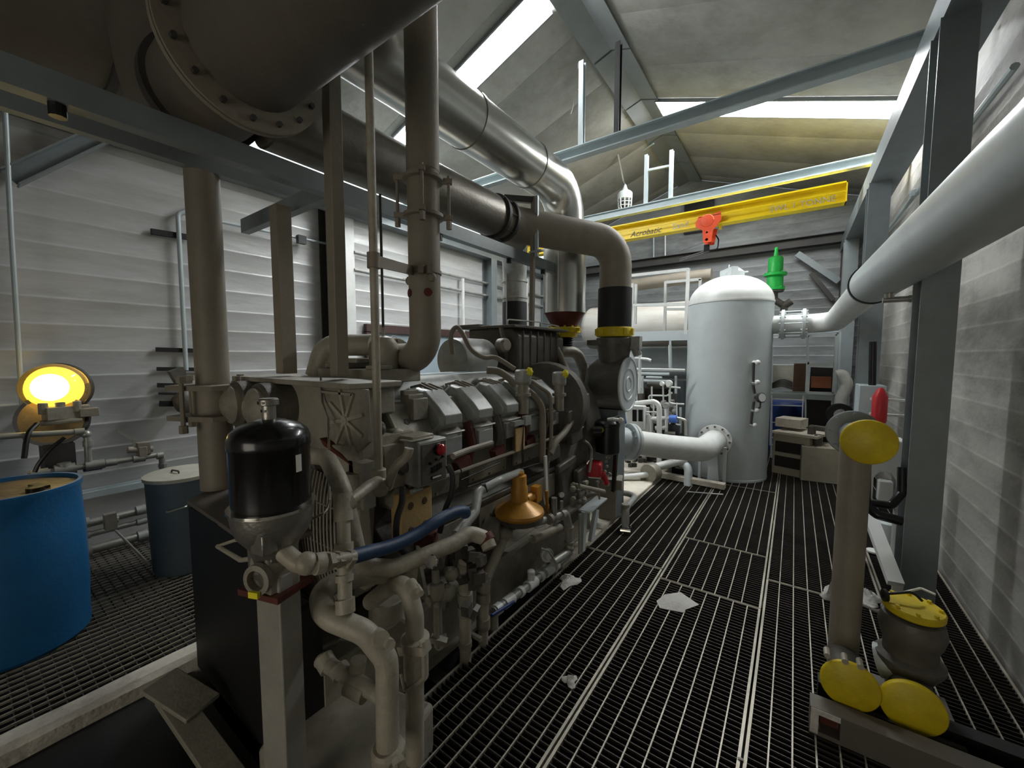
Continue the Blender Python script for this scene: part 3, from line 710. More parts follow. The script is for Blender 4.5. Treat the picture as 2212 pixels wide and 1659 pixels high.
# manifolds
MB().cyl((-1.87,1.36,1.37), (-1.87,3.1,1.37), .105, 24).build('intake_manifold', 'cover', E_)
b = MB().cyl((-1.9,1.42,1.463), (-1.9,2.35,1.463), .027, 16).prism([(-.07,0),(.07,0),(.09,.06),(0,.15),(-.09,.06)], (-1.9,1.34,1.435), (1,0,0), (0,1,0), (0,0,.012))
b.cyl((-1.9,1.42,1.44),(-1.9,1.42,1.48),.028,14); plabel(b.build('water_rail', 'palesteel', E_), 'pale rail tube on top of the manifold')
MB().bx(-1.76,-1.6,1.15,1.26,1.32,1.45).bx(-1.78,-1.58,1.13,1.28,1.445,1.46).build('thermostat_box', EM, E_, bev=.008)
b = MB()
for q in range(3): b.bx(-1.66+q*.035, -1.63+q*.035, 1.34, 1.44, 1.3-q*.015, 1.42-q*.02)
b.cyl((-1.63,1.38,1.3),(-1.6,1.4,1.12),.03,12); b.build('coupler_block', EM, E_, bev=.004)
# long side pipes
b = MB().tube([w(978,986,1.75), w(1010,973,1.85), w(1062,957,2.0)], .014, 10)
b.tube([W(935,800,X=-1.44) if False else V(-1.455,1.25,.97), V(-1.455,3.1,.99)], .012, 8)
b.build('side_rail_pipe', 'dustpipe', E_)
rd = MB()
for y in (1.35, 1.62, 1.95, 2.3):
    rd.ob((-1.49, y, 1.0), (.05,.1,.06), rx=.3)
rd.build('gasket_block', 'darkred', E_)
# front gear housing
b = MB().prism([(-.5,.5),(.42,.5),(.46,.9),(.5,1.22),(.5,1.46),(-.5,1.46),(-.56,1.2)], (-2.0,1.0,0), (1,0,0), (0,0,1), (0,.09,0))
b.build('gear_housing', EM, E_, bev=.01)
b = MB().bx(-2.56,-1.47,.93,1.2,1.46,1.485); b.bx(-2.56,-2.5,.9,1.0,1.38,1.46); b.build('top_bracket', EM, E_, bev=.004)
b = MB()
for cxx in (-2.42, -2.14): b.cyl((cxx,.86,1.34), (cxx,1.02,1.34), .125, 28, .01)
b.build('pump_housing', 'enginedark', E_)
b = MB()
for cxx in (-2.42, -2.14): b.lathe([(.1,0),(.1,.02),(.05,.05),(.02,.06)], (cxx,.86,1.34), (0,-1,0), 24)
b.build('pump_nose', EM, E_)
# ribbed star plate
so = V(-1.62,.985,1.34)
b = MB().prism([(-.18,.12),(.18,.12),(.19,-.1),(.12,-.15),(-.05,-.13),(-.17,-.03)], so, (1,0,0), (0,0,1), (0,.02,0))
b.build('star_rib_plate', EM, E_, bev=.003)
b = MB(); hub = so+V(.04,-.006,-.02)
for a in (15, 62, 105, 150, 190, 235, 290, 335):
    d = V(math.cos(math.radians(a)), 0, math.sin(math.radians(a))); b.bar(hub, hub+d*.135, .016, .012, up=(0,1,0))
b.lathe([(.02,0),(.02,.015)], hub+V(0,.005,0), (0,-1,0), 12)
b.bx(so.x-.15, so.x+.1, so.y-.012, so.y, so.z+.09, so.z+.1)
b.build('star_ribs', 'pipe', E_)
MB().prism([(-.02,.0),(.2,-.06),(.12,-.02),(-.05,.03)], so+V(-.1,-.02,-.15), (1,0,0), (0,0,1), (0,.06,0)).build('rust_stain_lip', 'darkred', E_)
# grey casing below plate
b = MB().prism([(-.12,-.15),(.1,-.12),(.16,-.75),(-.1,-.75)], (-1.62,.97,1.34), (1,0,0), (0,0,1), (0,.06,0)); b.build('front_casing', 'pipe', E_, bev=.01)
b = MB().cyl((-1.52,.98,.95),(-1.52,.98,1.08),.05,16).ob((-1.5,1.0,1.05),(.1,.06,.2)); b.lathe([(.05,0),(.04,.02)],(-1.52,.98,1.08),n=16); b.build('oil_can', 'engine', E_)
MB().lathe([(.32,0),(.34,.02),(.34,.05),(.2,.07)], (-2.0,1.0,.82), (0,-1,0), 36).build('crank_pulley', 'enginedark', E_)
# dome and elbow on the front top
dm = MB().lathe([(.075,0),(.078,.13),(.072,.165),(.05,.195),(.02,.205),(.008,.206),(.008,.25)], (-1.80,1.35,1.5), n=24); dm.build('vent_dome', EM, E_)
MB().cyl((-1.80,1.35,1.72),(-1.80,1.35,2.44),.007,8).build('vent_rod', 'darksteel', E_)
MB().bx(-2.2,-1.68,1.2,1.5,1.46,1.53).bx(-2.15,-1.98,1.22,1.4,1.53,1.56).bx(-2.1,-1.9,1.25,1.45,1.56,1.585).bx(-1.75,-1.66,1.2,1.3,1.53,1.55).build('top_casting', EM, E_, bev=.006)
MB().tube([(-2.3,1.25,1.48),(-2.25,1.28,1.66),(-1.95,1.4,1.66)], .062, 20, R=.11).build('crossover_elbow', EM, E_)
MB().tube([w(693,815,1.85),w(697,870,1.8),w(710,905,1.75),w(712,1080,1.5),w(706,1105,1.45),w(664,1126,1.38)], .005, 8, R=.04).build('capillary_tube', 'chrome', E_)
# rear: bell housing, aftercooler, filter drum
MB().lathe([(.42,-.02),(.45,.02),(.52,.03),(.54,.06),(.54,.3),(.5,.34)], (-1.96,3.12,.95), (0,1,0), 44).build('flywheel_housing', 'enginedark', E_)
b = MB()
for k in range(14):
    a = 2*PI*k/14; b.lathe([(.014,0),(.014,.02)], V(-1.98,3.13,.95)+V(math.cos(a),0,math.sin(a))*.49, (0,-1,0), 6)
b.build('housing_bolts', 'dustpipe', E_)
MB().lathe([(.3,0),(.36,.1),(.33,.22),(.2,.3)], (-1.72,2.95,1.18), (.35,-1,.15), 30).build('rear_casting', 'enginedark', E_)
# dark rear side bulk (coupling guard)
MB().prism([(-.5,.1),(.5,.1),(.56,.5),(.5,.95),(.36,1.12),(-.4,1.12)], (-2.0,2.72,0), (1,0,0), (0,0,1), (0,.5,0)).build('side_guard', 'enginedark', E_, bev=.02)
ac = MB().prism([(-.28,1.42),(.2,1.42),(.24,1.5),(.24,1.76),(.16,1.82),(-.28,1.82)], (-2.02,2.6,0), (1,0,0), (0,0,1), (0,.75,0)).build('aftercooler', 'enginedark', E_, bev=.012)
b = MB().bx(-2.34,-1.76,2.52,3.4,1.82,1.84); b.bx(-2.36,-2.1,2.5,2.8,1.84,1.855)
for k in range(6): b.bx(-1.785,-1.77,2.66+k*.11,2.668+k*.11,1.5,1.8)
b.build('top_plate', 'enginedark', ac, bev=.003)
hb = MB().tube([(-1.9,2.62,1.85),(-1.9,2.62,1.89),(-1.82,3.0,1.89),(-1.82,3.0,1.85)], .006, 8, R=.02)
hb.tube([(-1.84,3.02,1.84),(-1.84,3.02,1.89),(-1.8,3.3,1.87),(-1.8,3.3,1.8)], .006, 8, R=.02); hb.build('handle_bar', 'galv', ac)
fd = MB().lathe([(.11,0),(.15,.02),(.16,.05),(.16,.36),(.14,.39)], (-2.02,2.08,1.57), (0,1,0), 30).build('filter_drum', 'cover', E_)
MB().bx(-2.13,-1.9,2.15,2.44,1.4,1.52).build('drum_cradle', 'enginedark', fd)
MB().prism([(0,0),(.04,0),(.16,-.28),(.1,-.28)], (-1.9,2.5,1.82), (0,1,0), (0,0,1), (.015,0,0)).build('brace_plate', EM, E_)
# round end turbo shroud stripe between
MB().lathe([(.04,0),(.055,.02),(.055,.08),(.04,.1)], (-1.9,2.5,1.68), (1,-.2,0), 20).build('port_cap', EM, E_)
# hoses on the side
hs = MB().spline([W(978,765,X=-1.9), W(974,725,X=-1.9), W(986,707,X=-1.88), W(1000,722,X=-1.85), W(1018,755,X=-1.8), W(1045,772,X=-1.75), W(1072,773,X=-1.7), W(1112,797,X=-1.6)], .0165, 12); hs.build('hose', 'dustpipe', E_)
MB().spline([W(1052,800,X=-1.75), W(1075,802,X=-1.7), W(1098,815,X=-1.65), W(1115,832,X=-1.6)], .026, 12).build('hose', 'dustpipe', E_)
MB().spline([W(1142,845,X=-1.5), W(1160,862,X=-1.46), W(1171,885,X=-1.44), W(1172,930,X=-1.43), W(1171,1000,X=-1.42)], .024, 12).build('hose', 'dustpipe', E_)
MB().spline([W(1146,822,X=-1.5), W(1165,835,X=-1.44), W(1186,852,X=-1.42), W(1190,880,X=-1.41), W(1190,950,X=-1.41), W(1182,1010,X=-1.41), W(1181,1070,X=-1.41)], .014, 12).build('hose', 'dustpipe', E_)
MB().spline([W(1218,805,X=-1.55), W(1228,830,X=-1.48), W(1240,860,X=-1.44), W(1240,895,X=-1.42), W(1222,930,X=-1.4), W(1200,955,X=-1.4), W(1188,980,X=-1.4)], .025, 12).build('hose', 'dustpipe', E_)
MB().tube([W(1210,760,X=-1.9), W(1247,760,X=-1.8), W(1262,800,X=-1.75), W(1262,850,X=-1.7)], .055, 18, R=.12).build('crossover_elbow', EM, E_)
MB().spline([W(1185,725,X=-1.85),W(1203,755,X=-1.8),W(1220,790,X=-1.7),W(1228,815,X=-1.6)], .03, 12).build('hose', 'dustpipe', E_)
# breather cans
def breather(c, s=1.):
    o = MB().lathe([(.05*s,.0),(.055*s,.01),(.055*s,.075),(.05*s,.085)], c, n=20).cyl(Vector(c)-V(0,0,.2*s), Vector(c), .038*s, 16).cyl(Vector(c)-V(0,0,.08), Vector(c)-V(0,0,.06), .055*s, 16).build('breather_can', 'engine', E_)
    u_ = MB().lathe([(.052*s,.01),(.056*s,.02),(.056*s,.09),(.045*s,.1)], c, n=20).build('breather_cap', 'cover', o)
    kn = MB(); kc = Vector(c)+V(.05,-.0,.085)
    for k in range(7):
        a = 2*PI*k/7; kn.ball(kc+V(.006*math.cos(a), .022*math.cos(a), .022*math.sin(a)), .011, 8)
    kn.ball(kc, .024, 10); plabel(kn.build('knob', 'yknob', o), 'bright yellow knob')
breather(W(1130, 830, X=-1.5)); breather(W(1208, 832, X=-1.42), .95)
# lumps on the rear side so it reads as castings
for (x, y, z, sx_, sy_, sz_) in ((-1.42,2.8,1.12,.06,.16,.12),(-1.43,2.9,.95,.05,.2,.1),(-1.42,3.05,1.2,.05,.12,.16),(-1.43,2.75,.75,.04,.3,.06),(-1.42,3.0,.6,.05,.2,.14),(-1.44,2.5,1.16,.06,.12,.08),(-1.44,2.55,.88,.05,.16,.1)):
    MB().ob((x,y,z),(sx_,sy_,sz_),rx=.1).build('side_casting', 'enginedark', E_, bev=.01)
# small tag & bracket on the side
b = MB().bx(-1.45,-1.44,2.08,2.18,.98,1.13); plabel(b.build('data_plate', 'plate', E_), 'tan plate on the engine side')
b = MB().bx(-1.47,-1.43,2.05,2.24,1.15,1.18).ob((-1.44,2.2,1.17),(.03,.07,.06)); b.build('linkage', 'cover', E_)
b = MB().tube([W(1120,1035,X=-1.43), W(1130,1000,X=-1.43), W(1128,960,X=-1.44), W(1130,900,X=-1.45)], .008, 8)
b.tube([W(985,1000,X=-1.45), W(1000,1020,X=-1.43), W(990,1040,X=-1.43), W(1080,1000,X=-1.43)], .004, 6, R=.05).tube([W(1200,990,X=-1.4), W(1100,1020,X=-1.4), W(1010,1052,X=-1.4)], .004, 6)
b.build('wiring', 'hose2', E_)
# fan guard of curved wires at the front
g = MB()
for k in range(17):
    f = k/16; xa = -1.83+f*.42
    g.spline([(xa+.0, .93, .45), (xa-.02, .86, .62), (xa-.04, .84, .8), (xa-.09, .87, .98), (xa-.16, .93, 1.08)], .0045, 5, 4)
for z, o_ in ((.5,0), (.66,-.02), (.82,-.04), (.98,-.09)):
    g.tube([(-1.83+o_, .845+abs(z-.8)*.12, z), (-1.41+o_, .845+abs(z-.8)*.12, z)], .0035, 5)
g_ = g; gd = thing('fan_guard', 'rusty curved wire guard between the black filter and the beige pipes', 'guard', (-1.65, .86, .45)); g.build('wire_cage', 'dustpipe', gd)
g2 = MB(); g2.lathe([(.35,0),(.35,.01)], (-1.9,.95,.75), (0,1,0), 30); g2.build('backing_disc', 'blacksheet', gd)
# ================================================================ FRONT PIPEWORK
def fit(b, c, ax, r, l, n=6): c = Vector(c); a = Vector(ax).normalized(); return b.cyl(c-a*l/2, c+a*l/2, r, n)
# black cabinet
t = thing('black_cabinet', 'black sheet metal cabinet with a brown grey lid behind the oil filter stand', 'cabinet', (-2.0,.7,0))
MB().prism([(-2.45,0),(-1.5,0),(-1.5,.62),(-1.66,.86),(-2.45,.84)], (0,.65,0), (1,0,0), (0,0,1), (0,.04,0)).bx(-2.45,-2.41,.69,.8,0,.84).bx(-1.54,-1.5,.69,.8,0,.62).build('front_panel', 'blacksheet', t)
MB().prism([(-2.5,.66),(-1.64,.64),(-1.62,.92),(-2.7,.92)], (0,0,.845), (1,0,0), (0,1,0), (0,0,.02)).build('lid', 'duct', t)
MB().tube([w(470,1180,1.55), w(505,1168,1.5), w(560,1160,1.45)], .006, 8).tube([w(470,1180,1.55), w(520,1210,1.4), w(560,1205,1.35)], .008, 8).build('handle', 'pipe', t)
# oil filter stand
FX, FY = W(600, 1240, D=1.2).x, W(600, 1240, D=1.2).y
t = thing('oil_filter_stand', 'black domed bypass oil filter with a silver cap on a square grey pedestal', 'oil filter', (FX, FY, -.15))
rz = .2
b = MB().ob((FX, FY, .43), (.105,.07,1.06), rz=rz)
b.prism([(-.05,.3),(-.16,0),(.16,0),(.05,.3)], V(FX,FY,-.15)-V(math.sin(-rz),math.cos(rz),0)*.035, (math.cos(rz),math.sin(rz),0), (0,0,1), V(math.sin(-rz),math.cos(rz),0)*.07)
b.ob((FX,FY,-.145),(.42,.3,.02),rz=rz); pd = b.build('pedestal', 'speck', t, bev=.004); plabel(pd, 'speckled grey square post')
_n0 = len(C.objects)
fc = W(590, 1105, D=1.19)
hc = V(fc.x, fc.y, 0)
b = MB().lathe([(.05,.965),(.06,.98),(.075,1.03),(.108,1.07),(.12,1.11),(.124,1.145),(.118,1.15)], hc, n=36)
b.ob(hc+V(-.01,0,1.0), (.12,.1,.12), rz=rz); b.ob(hc+V(.07,-.06,1.07),(.06,.05,.06),rz=rz)
b.ob(hc+V(-.08,.03,.98),(.1,.08,.08),rz=rz)
fh = b.build('filter_head', 'alu', t, bev=.004); plabel(fh, 'oily cast aluminium head')
MB().ring(hc+V(0,0,1.145), (0,0,1), .112, .13, .008, 36).build('clamp_rim', 'chrome', fh)
b = MB().prism([(-.05,0),(.055,0),(.055,.08),(.03,.12),(-.03,.12),(-.05,.08)], hc+V(.01,-.055,.9), (1,.15,0), (0,0,1), (0,.09,0)); b.build('lower_block', 'engine', fh, bev=.004)
MB().lathe([(.045,0),(.045,.02),(.03,.022),(.03,.0)], hc+V(.035,-.06,.955), (.5,-1,0), 22).build('round_port', 'engine', fh)
MB().ob(hc+V(.045,-.085,.917),(.035,.01,.018),rz=.4).build('yellow_tag', 'yknob', fh)
MB().prism([(-.085,-.07),(.085,-.07),(.085,.07),(-.085,.07)], hc+V(.0,.0,.885), (math.cos(.3),math.sin(.3),0), (-math.sin(.3),math.cos(.3),0), (0,0,.018)).build('base_flange', 'darkred', fh)
cn = MB().lathe([(.116,1.15),(.117,1.17),(.117,1.325),(.12,1.33),(.12,1.355),(.112,1.375),(.09,1.392),(.05,1.405),(.03,1.41)], hc, n=44).build('canister', 'gloss', t); plabel(cn, 'glossy black canister with dusty dome')
cp = MB().lathe([(.021,1.405),(.021,1.45),(.03,1.453),(.03,1.468),(.026,1.472)], hc, n=28).build('cap_nut', 'alu', cn); plabel(cp, 'machined silver cap with small holes')
b = MB()
for a in (-1.6, -.9, -2.3): b.lathe([(.004,0),(.004,.002)], hc+V(.03*math.cos(a),.03*math.sin(a),1.46), (math.cos(a),math.sin(a),0), 8).lathe([(.004,0),(.004,.002)], hc+V(.021*math.cos(a),.021*math.sin(a),1.435), (math.cos(a),math.sin(a),0), 8)
b.build('holes', 'black', cp)
def curved_label(hc, r, a0, a1, z0, z1, nm, parent):
    b = MB(); n = 6; vs_ = []
    for i in range(n+1):
        a = a0+(a1-a0)*i/n
        for z in (z0, z1):
            for rr in (r, r+.0015): vs_.append(hc+V(rr*math.cos(a), rr*math.sin(a), z))
    fs = []
    for i in range(n):
        o = i*4; fs += [(o+1,o+5,o+7,o+3), (o,o+2,o+6,o+4), (o,o+4,o+5,o+1), (o+2,o+3,o+7,o+6)]
    fs += [(0,1,3,2), (n*4,n*4+2,n*4+3,n*4+1)]
    b.add(vs_, fs); return b.build(nm, 'label', parent)
curved_label(hc, .117, math.radians(196), math.radians(216), 1.2, 1.28, 'label', cn)
curved_label(hc, .117, math.radians(12), math.radians(22), 1.26, 1.31, 'label', cn)
for o_ in [fh, cn]+list(fh.children)+list(cn.children)+list(cp.children):
    for v_ in o_.data.vertices:
        p_ = v_.co+world_loc(t); zc0_ = .9
        k_ = .9; v_.co = V(hc.x+(p_.x-hc.x)*k_, hc.y+(p_.y-hc.y)*k_, zc0_+(p_.z-zc0_)*.985+.012)-world_loc(t)
# filter outlet fittings + blue hose
t = thing('blue_hose', 'thick navy blue hose rising right from the oil filter through white elbows', 'hose', w(800,1190,1.45))
b = MB().tube([w(610,1190,1.17), w(640,1215,1.16), w(662,1222,1.16), w(690,1218,1.18)], .026, 18, R=.03); b.ball(w(662,1217,1.16), .033, 16)
b.cyl(w(680,1219,1.17), w(700,1215,1.19), .031, 16)
fit_ = b.build('elbow_fitting', 'pipe', t)
b = MB(); pts = [(706,1213,.03),(718,1211,.022),(728,1209,.027),(738,1208,.022),(752,1206,.03)]
for i, (x, y, r) in enumerate(pts): b.cyl(w(x-5,y+1,1.2+i*.02), w(x+6,y-1,1.22+i*.02), r, 6)
b.cyl(w(700,1214,1.2), w(765,1202,1.3), .018, 14); b.build('hex_coupling', 'pipe', t)
plabel(MB().spline([w(755,1204,1.3), w(800,1192,1.38), w(850,1178,1.46), w(900,1154,1.55), w(940,1128,1.62), w(975,1109,1.7), w(1002,1104,1.76), w(1006,1110,1.78)], .0245, 18).build('hose_body', 'hose', t), 'navy blue hose body')
# beige coolant lines
def piece(name, label, group='beige pipes at the engine front', cat='pipe', loc=None):
    return thing(name, label, cat, loc, group)
t = piece('beige_pipe', 'bent beige pipe arching out behind the black filter and running down to the right', loc=w(730,1050,1.5))
MB().tube([w(672,985,1.62), w(706,988,1.52), w(738,1050,1.42), w(778,1225,1.42), w(850,1228,1.48), w(985,1172,1.66), w(1012,1150,1.72), w(1050,1163,1.74), w(1058,1185,1.72)], .032, 20, R=.12).build('pipe_run', 'pipe', t)
b = MB(); fit(b, w(1050,1164,1.74), w(1058,1178,1.72)-w(1046,1158,1.74), .036, .03, 16); b.build('clamp', 'darkred', t)
t = piece('beige_pipe', 'vertical beige drop pipe with a tee and unions beside the fan guard', loc=w(745,1200,1.33))
a, c_ = w(740,1078,1.35), w(746,1318,1.27)
MB().tube([a, w(743,1180,1.31), c_], .022, 18).build('pipe_run', 'pipe', t)
b = MB(); ax = c_-a
fit(b, w(741,1095,1.345), ax, .031, .09, 20); fit(b, w(743,1190,1.31), ax, .031, .05, 16); fit(b, w(744,1212,1.3), ax, .034, .035, 8); fit(b, w(744,1248,1.29), ax, .028, .02, 16); fit(b, w(746,1308,1.27), ax, .03, .04, 16)
b.cyl(w(741,1095,1.345), w(762,1080,1.37), .028, 16); b.build('union_fittings', 'pipe', t)
t = piece('beige_pipe', 'thick beige pipe looping left then dropping to the floor clamp, nearest the camera', loc=w(838,1600,1.3))
b = MB().tube([w(900,1238,1.55), w(800,1240,1.5), w(688,1268,1.4), w(700,1330,1.27), w(790,1366,1.26), w(836,1425,1.27), w(838,1640,1.27)], .036, 24, R=.085, seg=8)
b.build('pipe_run', 'pipe', t)
b = MB(); fit(b, w(818,1378,1.25), V(1,-.3,.35), .026, .06, 16); fit(b, w(838,1388,1.24), V(1,-.3,.3), .016, .05, 8); b.build('side_plug', 'pipe', t)
b = MB(); q = w(838,1628,1.27); b.lathe([(.04,-.03),(.05,-.025),(.052,.02),(.045,.03)], q, n=24); b.bar(q+V(-.06,.02,-.02), q+V(.075,-.02,.01), .05, .035); b.cyl(q+V(.065,-.02,-.02), q+V(.065,-.02,.035), .012, 10); b.build('floor_clamp', 'pipe', t)
t = piece('beige_pipe', 'second dropping beige pipe with two wide clamps, just right of the nearest one', loc=w(893,1600,1.4))
b = MB().tube([w(800,1300,1.65), w(850,1262,1.5), w(880,1265,1.42), w(896,1330,1.4), w(896,1640,1.4)], .032, 24, R=.07, seg=8)
b.build('pipe_run', 'pipe', t)
b = MB(); fit(b, w(893,1272,1.38), V(1,-.4,-.1), .022, .06, 16); fit(b, w(905,1275,1.36), V(1,-.4,-.1), .012, .04, 8)
q = w(897,1385,1.4); b.lathe([(.034,-.02),(.05,-.015),(.05,.015),(.034,.02)], q, n=20); b.bar(q+V(-.035,-.03,-.02), q+V(.07,-.01,.012), .045, .03); b.cyl(q+V(.06,-.02,-.01), q+V(.06,-.02,.04), .011, 8)
q = w(899,1440,1.4); b.cyl(q+V(0,0,-.035), q+V(0,0,.07), .043, 20); b.tube([q+V(-.045,-.03,-.03), q+V(0,-.05,-.06), q+V(.06,-.02,0), q+V(.06,-.02,.08)], .006, 6); b.build('pipe_clamp', 'pipe', t)
b = MB().tube([w(690,1425,1.6), w(740,1455,1.5), w(800,1490,1.45), w(838,1510,1.4)], .028, 16, R=.08); fit(b, w(705,1432,1.57), V(1,0,-.5), .036, .05, 12); fit(b, w(735,1450,1.52), V(1,0,-.4), .036, .03, 12); b.cyl(w(770,1455,1.5), w(775,1425,1.5), .03, 14); b.cyl(w(752,1480,1.48), w(790,1500,1.45), .034, 14); solo('elbow_pipe', b, 'pipe', 'knobbly dirty elbow pipe low behind the two dropping pipes', 'pipe')
solo('pale_crate', MB().ob(w(760,1620,1.55), (.5,.4,.22), rz=.25), 'engine', 'dusty grey pump block low between the pedestal and the beige pipes', 'pump block', bev=.02)
solo('small_drum', MB().cyl(w(835,1335,1.75), w(835,1290,1.75), .075, 24, .006), 'engine', 'small dusty upright drum behind the dropping beige pipes', 'drum')
# grey bent pipe mid
t = thing('bent_pipe', 'pale glossy pipe climbing in a zigzag from the beige run to the engine side', 'pipe', w(1030,1090,1.95))
MB().tube([w(985,1155,1.72), w(1026,1108,1.85), w(1034,1062,1.95), w(1078,1038,2.05), W(1125,1018,X=-1.42)], .021, 16, R=.05).build('pipe_run', 'cover', t)
b = MB(); fit(b, w(1046,1054,1.98), V(.6,.7,.2), .025, .02, 14); b.build('clamp', 'hose2', t)
# black hoses by the control box
solo('black_hose', MB().spline([w(870,1052,1.6), w(868,1085,1.58), w(858,1120,1.55), w(856,1160,1.55), w(864,1185,1.6), w(880,1200,1.65)], .0125, 10), 'hose2', 'black hose hanging left of the tan plate', 'hose')
solo('black_hose', MB().spline([w(967,1005,1.72), w(978,1030,1.72), w(974,1070,1.72), w(962,1100,1.74), w(950,1150,1.75)], .012, 10), 'hose2', 'black hose looping down right of the control box', 'hose')
# control box
u_ = V(.0,1,0)
bc = W(934, 998, X=-1.36)
t = thing('control_box', 'grey control box with a red push lamp mounted on the engine side', 'control box', bc)
x1 = -1.38; ya_, yb2 = W(905,1000,X=x1).y, W(966,1000,X=x1).y; z0, z1 = W(935,1046,X=x1).z, W(935,950,X=x1).z
bd = MB().bx(x1-.13, x1, ya_, yb2, z0, z1).build('enclosure', 'cover', t, bev=.008)
rc_ = MB().bx(x1, x1+.006, ya_+.012, yb2-.012, z0+.012, z1-.012).build('faceplate', 'duct', t, bev=.004)
yy = lambda f: ya_+(yb2-ya_)*f
zz = lambda f: z1-(z1-z0)*f
b = MB().lathe([(.028,0),(.03,.006),(.03,.02)], (x1+.006, yy(.62), zz(.22)), (1,0,0), 20); b.build('lamp_bezel', 'black', t)
plabel(MB().lathe([(.027,.018),(.027,.03),(.018,.038),(.001,.04)], (x1+.006, yy(.62), zz(.22)), (1,0,0), 20).build('push_lamp', 'red', t), 'red push lamp')
b = MB()
for f, g_ in ((.32,.5),(.55,.45),(.78,.42)): b.lathe([(.007,0),(.005,.012)], (x1+.006, yy(f), zz(g_)), (1,0,0), 10)
b.build('toggles', 'black', t)
b = MB()
for k in range(4): b.ob((x1+.008, yy(.42)+k*.017, zz(.66)+k*.0035), (.008,.015,.028))
b.bx(x1+.004,x1+.009, yy(.42)-.008, yy(.42)+.06, zz(.84)-.008, zz(.84)+.008); b.build('display_digits', 'black', t)
MB().bx(x1+.009,x1+.011, yy(.42)-.002, yy(.42)+.054, zz(.84)-.004, zz(.84)+.004).build('name_strip', 'label', t)
MB().bx(x1-.13,x1-.1,ya_-.11,ya_+.0,z0,z1-.01).build('side_panel', 'pipe', t)
MB().bx(x1-.14,x1-.04,ya_-.0,yb2-.05,z1+.004,z1+.02).bx(x1-.1,x1-.02,ya_-.03,yb2-.07,z1+.003,z1+.01).build('top_terminal', 'pipe', t, bev=.003)
MB().bx(x1-.2,x1-.13,ya_-.1,yb2-.1,z0+.0,z1+.03).build('mounting_bracket', 'pipe', t)
b = MB(); b.lathe([(.012,-.03),(.012,.03)], (x1-.02, ya_+.0, z0-.01), (0,1,0), 12); b.build('hinge_lug', 'cover', t)
# tan plate
pc = W(900, 1110, X=-1.42)
t = thing('tan_cover_plate', 'tan cover plate with four round dimples under the control box', 'cover plate', pc)
yA, yB = W(868,1110,X=-1.42).y, W(934,1110,X=-1.42).y; zA, zB = W(900,1165,X=-1.42).z, W(900,1062,X=-1.42).z
MB().bx(-1.5,-1.42,yA,yB,zA,zB).build('plate_body', 'plate', t, bev=.008)
b = MB()
for fy in (.28,.74):
    for fz in (.25,.75): b.lathe([(.018,0),(.013,.004),(.001,.0045)], (-1.42, yA+(yB-yA)*fy, zA+(zB-zA)*fz), (1,0,0), 16)
b.build('dimples', 'clay', t)
# gas regulator
rg = W(1122, 1095, X=-1.36)
t = thing('gas_regulator', 'golden orange gas regulator with a flared base on the skid', 'regulator', rg-V(0,0,.05))
plabel(MB().lathe([(.15,-.045),(.155,-.03),(.15,-.015),(.11,.01),(.065,.035),(.055,.045),(.052,.13),(.045,.14),(.044,.2),(.03,.205),(.03,.22)], rg, n=36).build('diaphragm_case', 'regul', t), 'golden flared diaphragm case')
MB().lathe([(.13,-.085),(.15,-.07),(.15,-.045)], rg, n=36).build('lower_case', 'enginedark', t)
MB().cyl(rg+V(.02,.04,.04), rg+V(.02,.16,.04), .03, 14).ob(rg+V(.03,.15,.05), (.05,.06,.1)).build('side_boss', 'regul', t); b = MB(); q = W(1181,1060,X=-1.36); b.cyl(q, W(1183,1130,X=-1.36), .011, 10); b.cyl(W(1182,1090,X=-1.36),W(1182,1098,X=-1.36),.015,8)
b.build('side_valve', 'regul', t)
solo('slender_post', MB().bar(W(1178,985,X=-1.38), W(1181,1075,X=-1.38), .012, .03), 'white', 'thin white strip rising above the gold regulator', 'strip')
# skid side pipework
t = thing('gas_feed_pipe', 'grey feed pipe with bands, valves and a small gauge right of the regulator', 'pipe', W(1210,1120,X=-1.3))
b = MB().tube([rg+V(.02,.02,-.09), W(1160,1128,X=-1.33), W(1222,1108,X=-1.3), W(1228,1135,X=-1.3), W(1231,1190,X=-1.3), W(1195,1215,X=-1.3)], .028, 18, R=.05); b.build('pipe_run', 'galv', t)
b = MB()
for x, y in ((1187,1121),(1213,1112)): fit(b, W(x,y,X=-1.3), V(0,1,.0), .035, .03, 16)
for y in (1140,1172,1185): fit(b, W(1229,y,X=-1.3), V(0,0,1), .036, .02, 16)
b.build('couplings', 'engine', t)
b = MB().cyl(W(1213,1100,X=-1.3), W(1213,1082,X=-1.3), .012, 10).cyl(W(1197,1112,X=-1.3), W(1197,1075,X=-1.3), .02, 12); b.build('stubs', 'galv', t)
ga = MB().lathe([(.022,-.008),(.024,0),(.022,.008)], W(1213,1068,X=-1.3), (.7,-.7,0), 20).build('gauge', 'chrome', t)
MB().lathe([(.019,.0085),(.019,.010)], W(1213,1068,X=-1.3), (.7,-.7,0), 20).build('dial', 'gaugeface', ga)
b = MB().tube([W(1150,1118,X=-1.28), W(1138,1132,X=-1.25), W(1160,1140,X=-1.25), W(1172,1136,X=-1.25)], .006, 6, R=.01).tube([W(1138,1132,X=-1.25), W(1150,1120,X=-1.25)], .006, 6); b.build('wire_handle', 'galv', t)
# pipe along the skid top
solo('skid_pipe', MB().tube([W(1150,1165,X=-1.4), W(1210,1140,X=-1.38)], .03, 14), 'pipe', 'short pale pipe lying on the skid under the feed pipe', 'pipe')
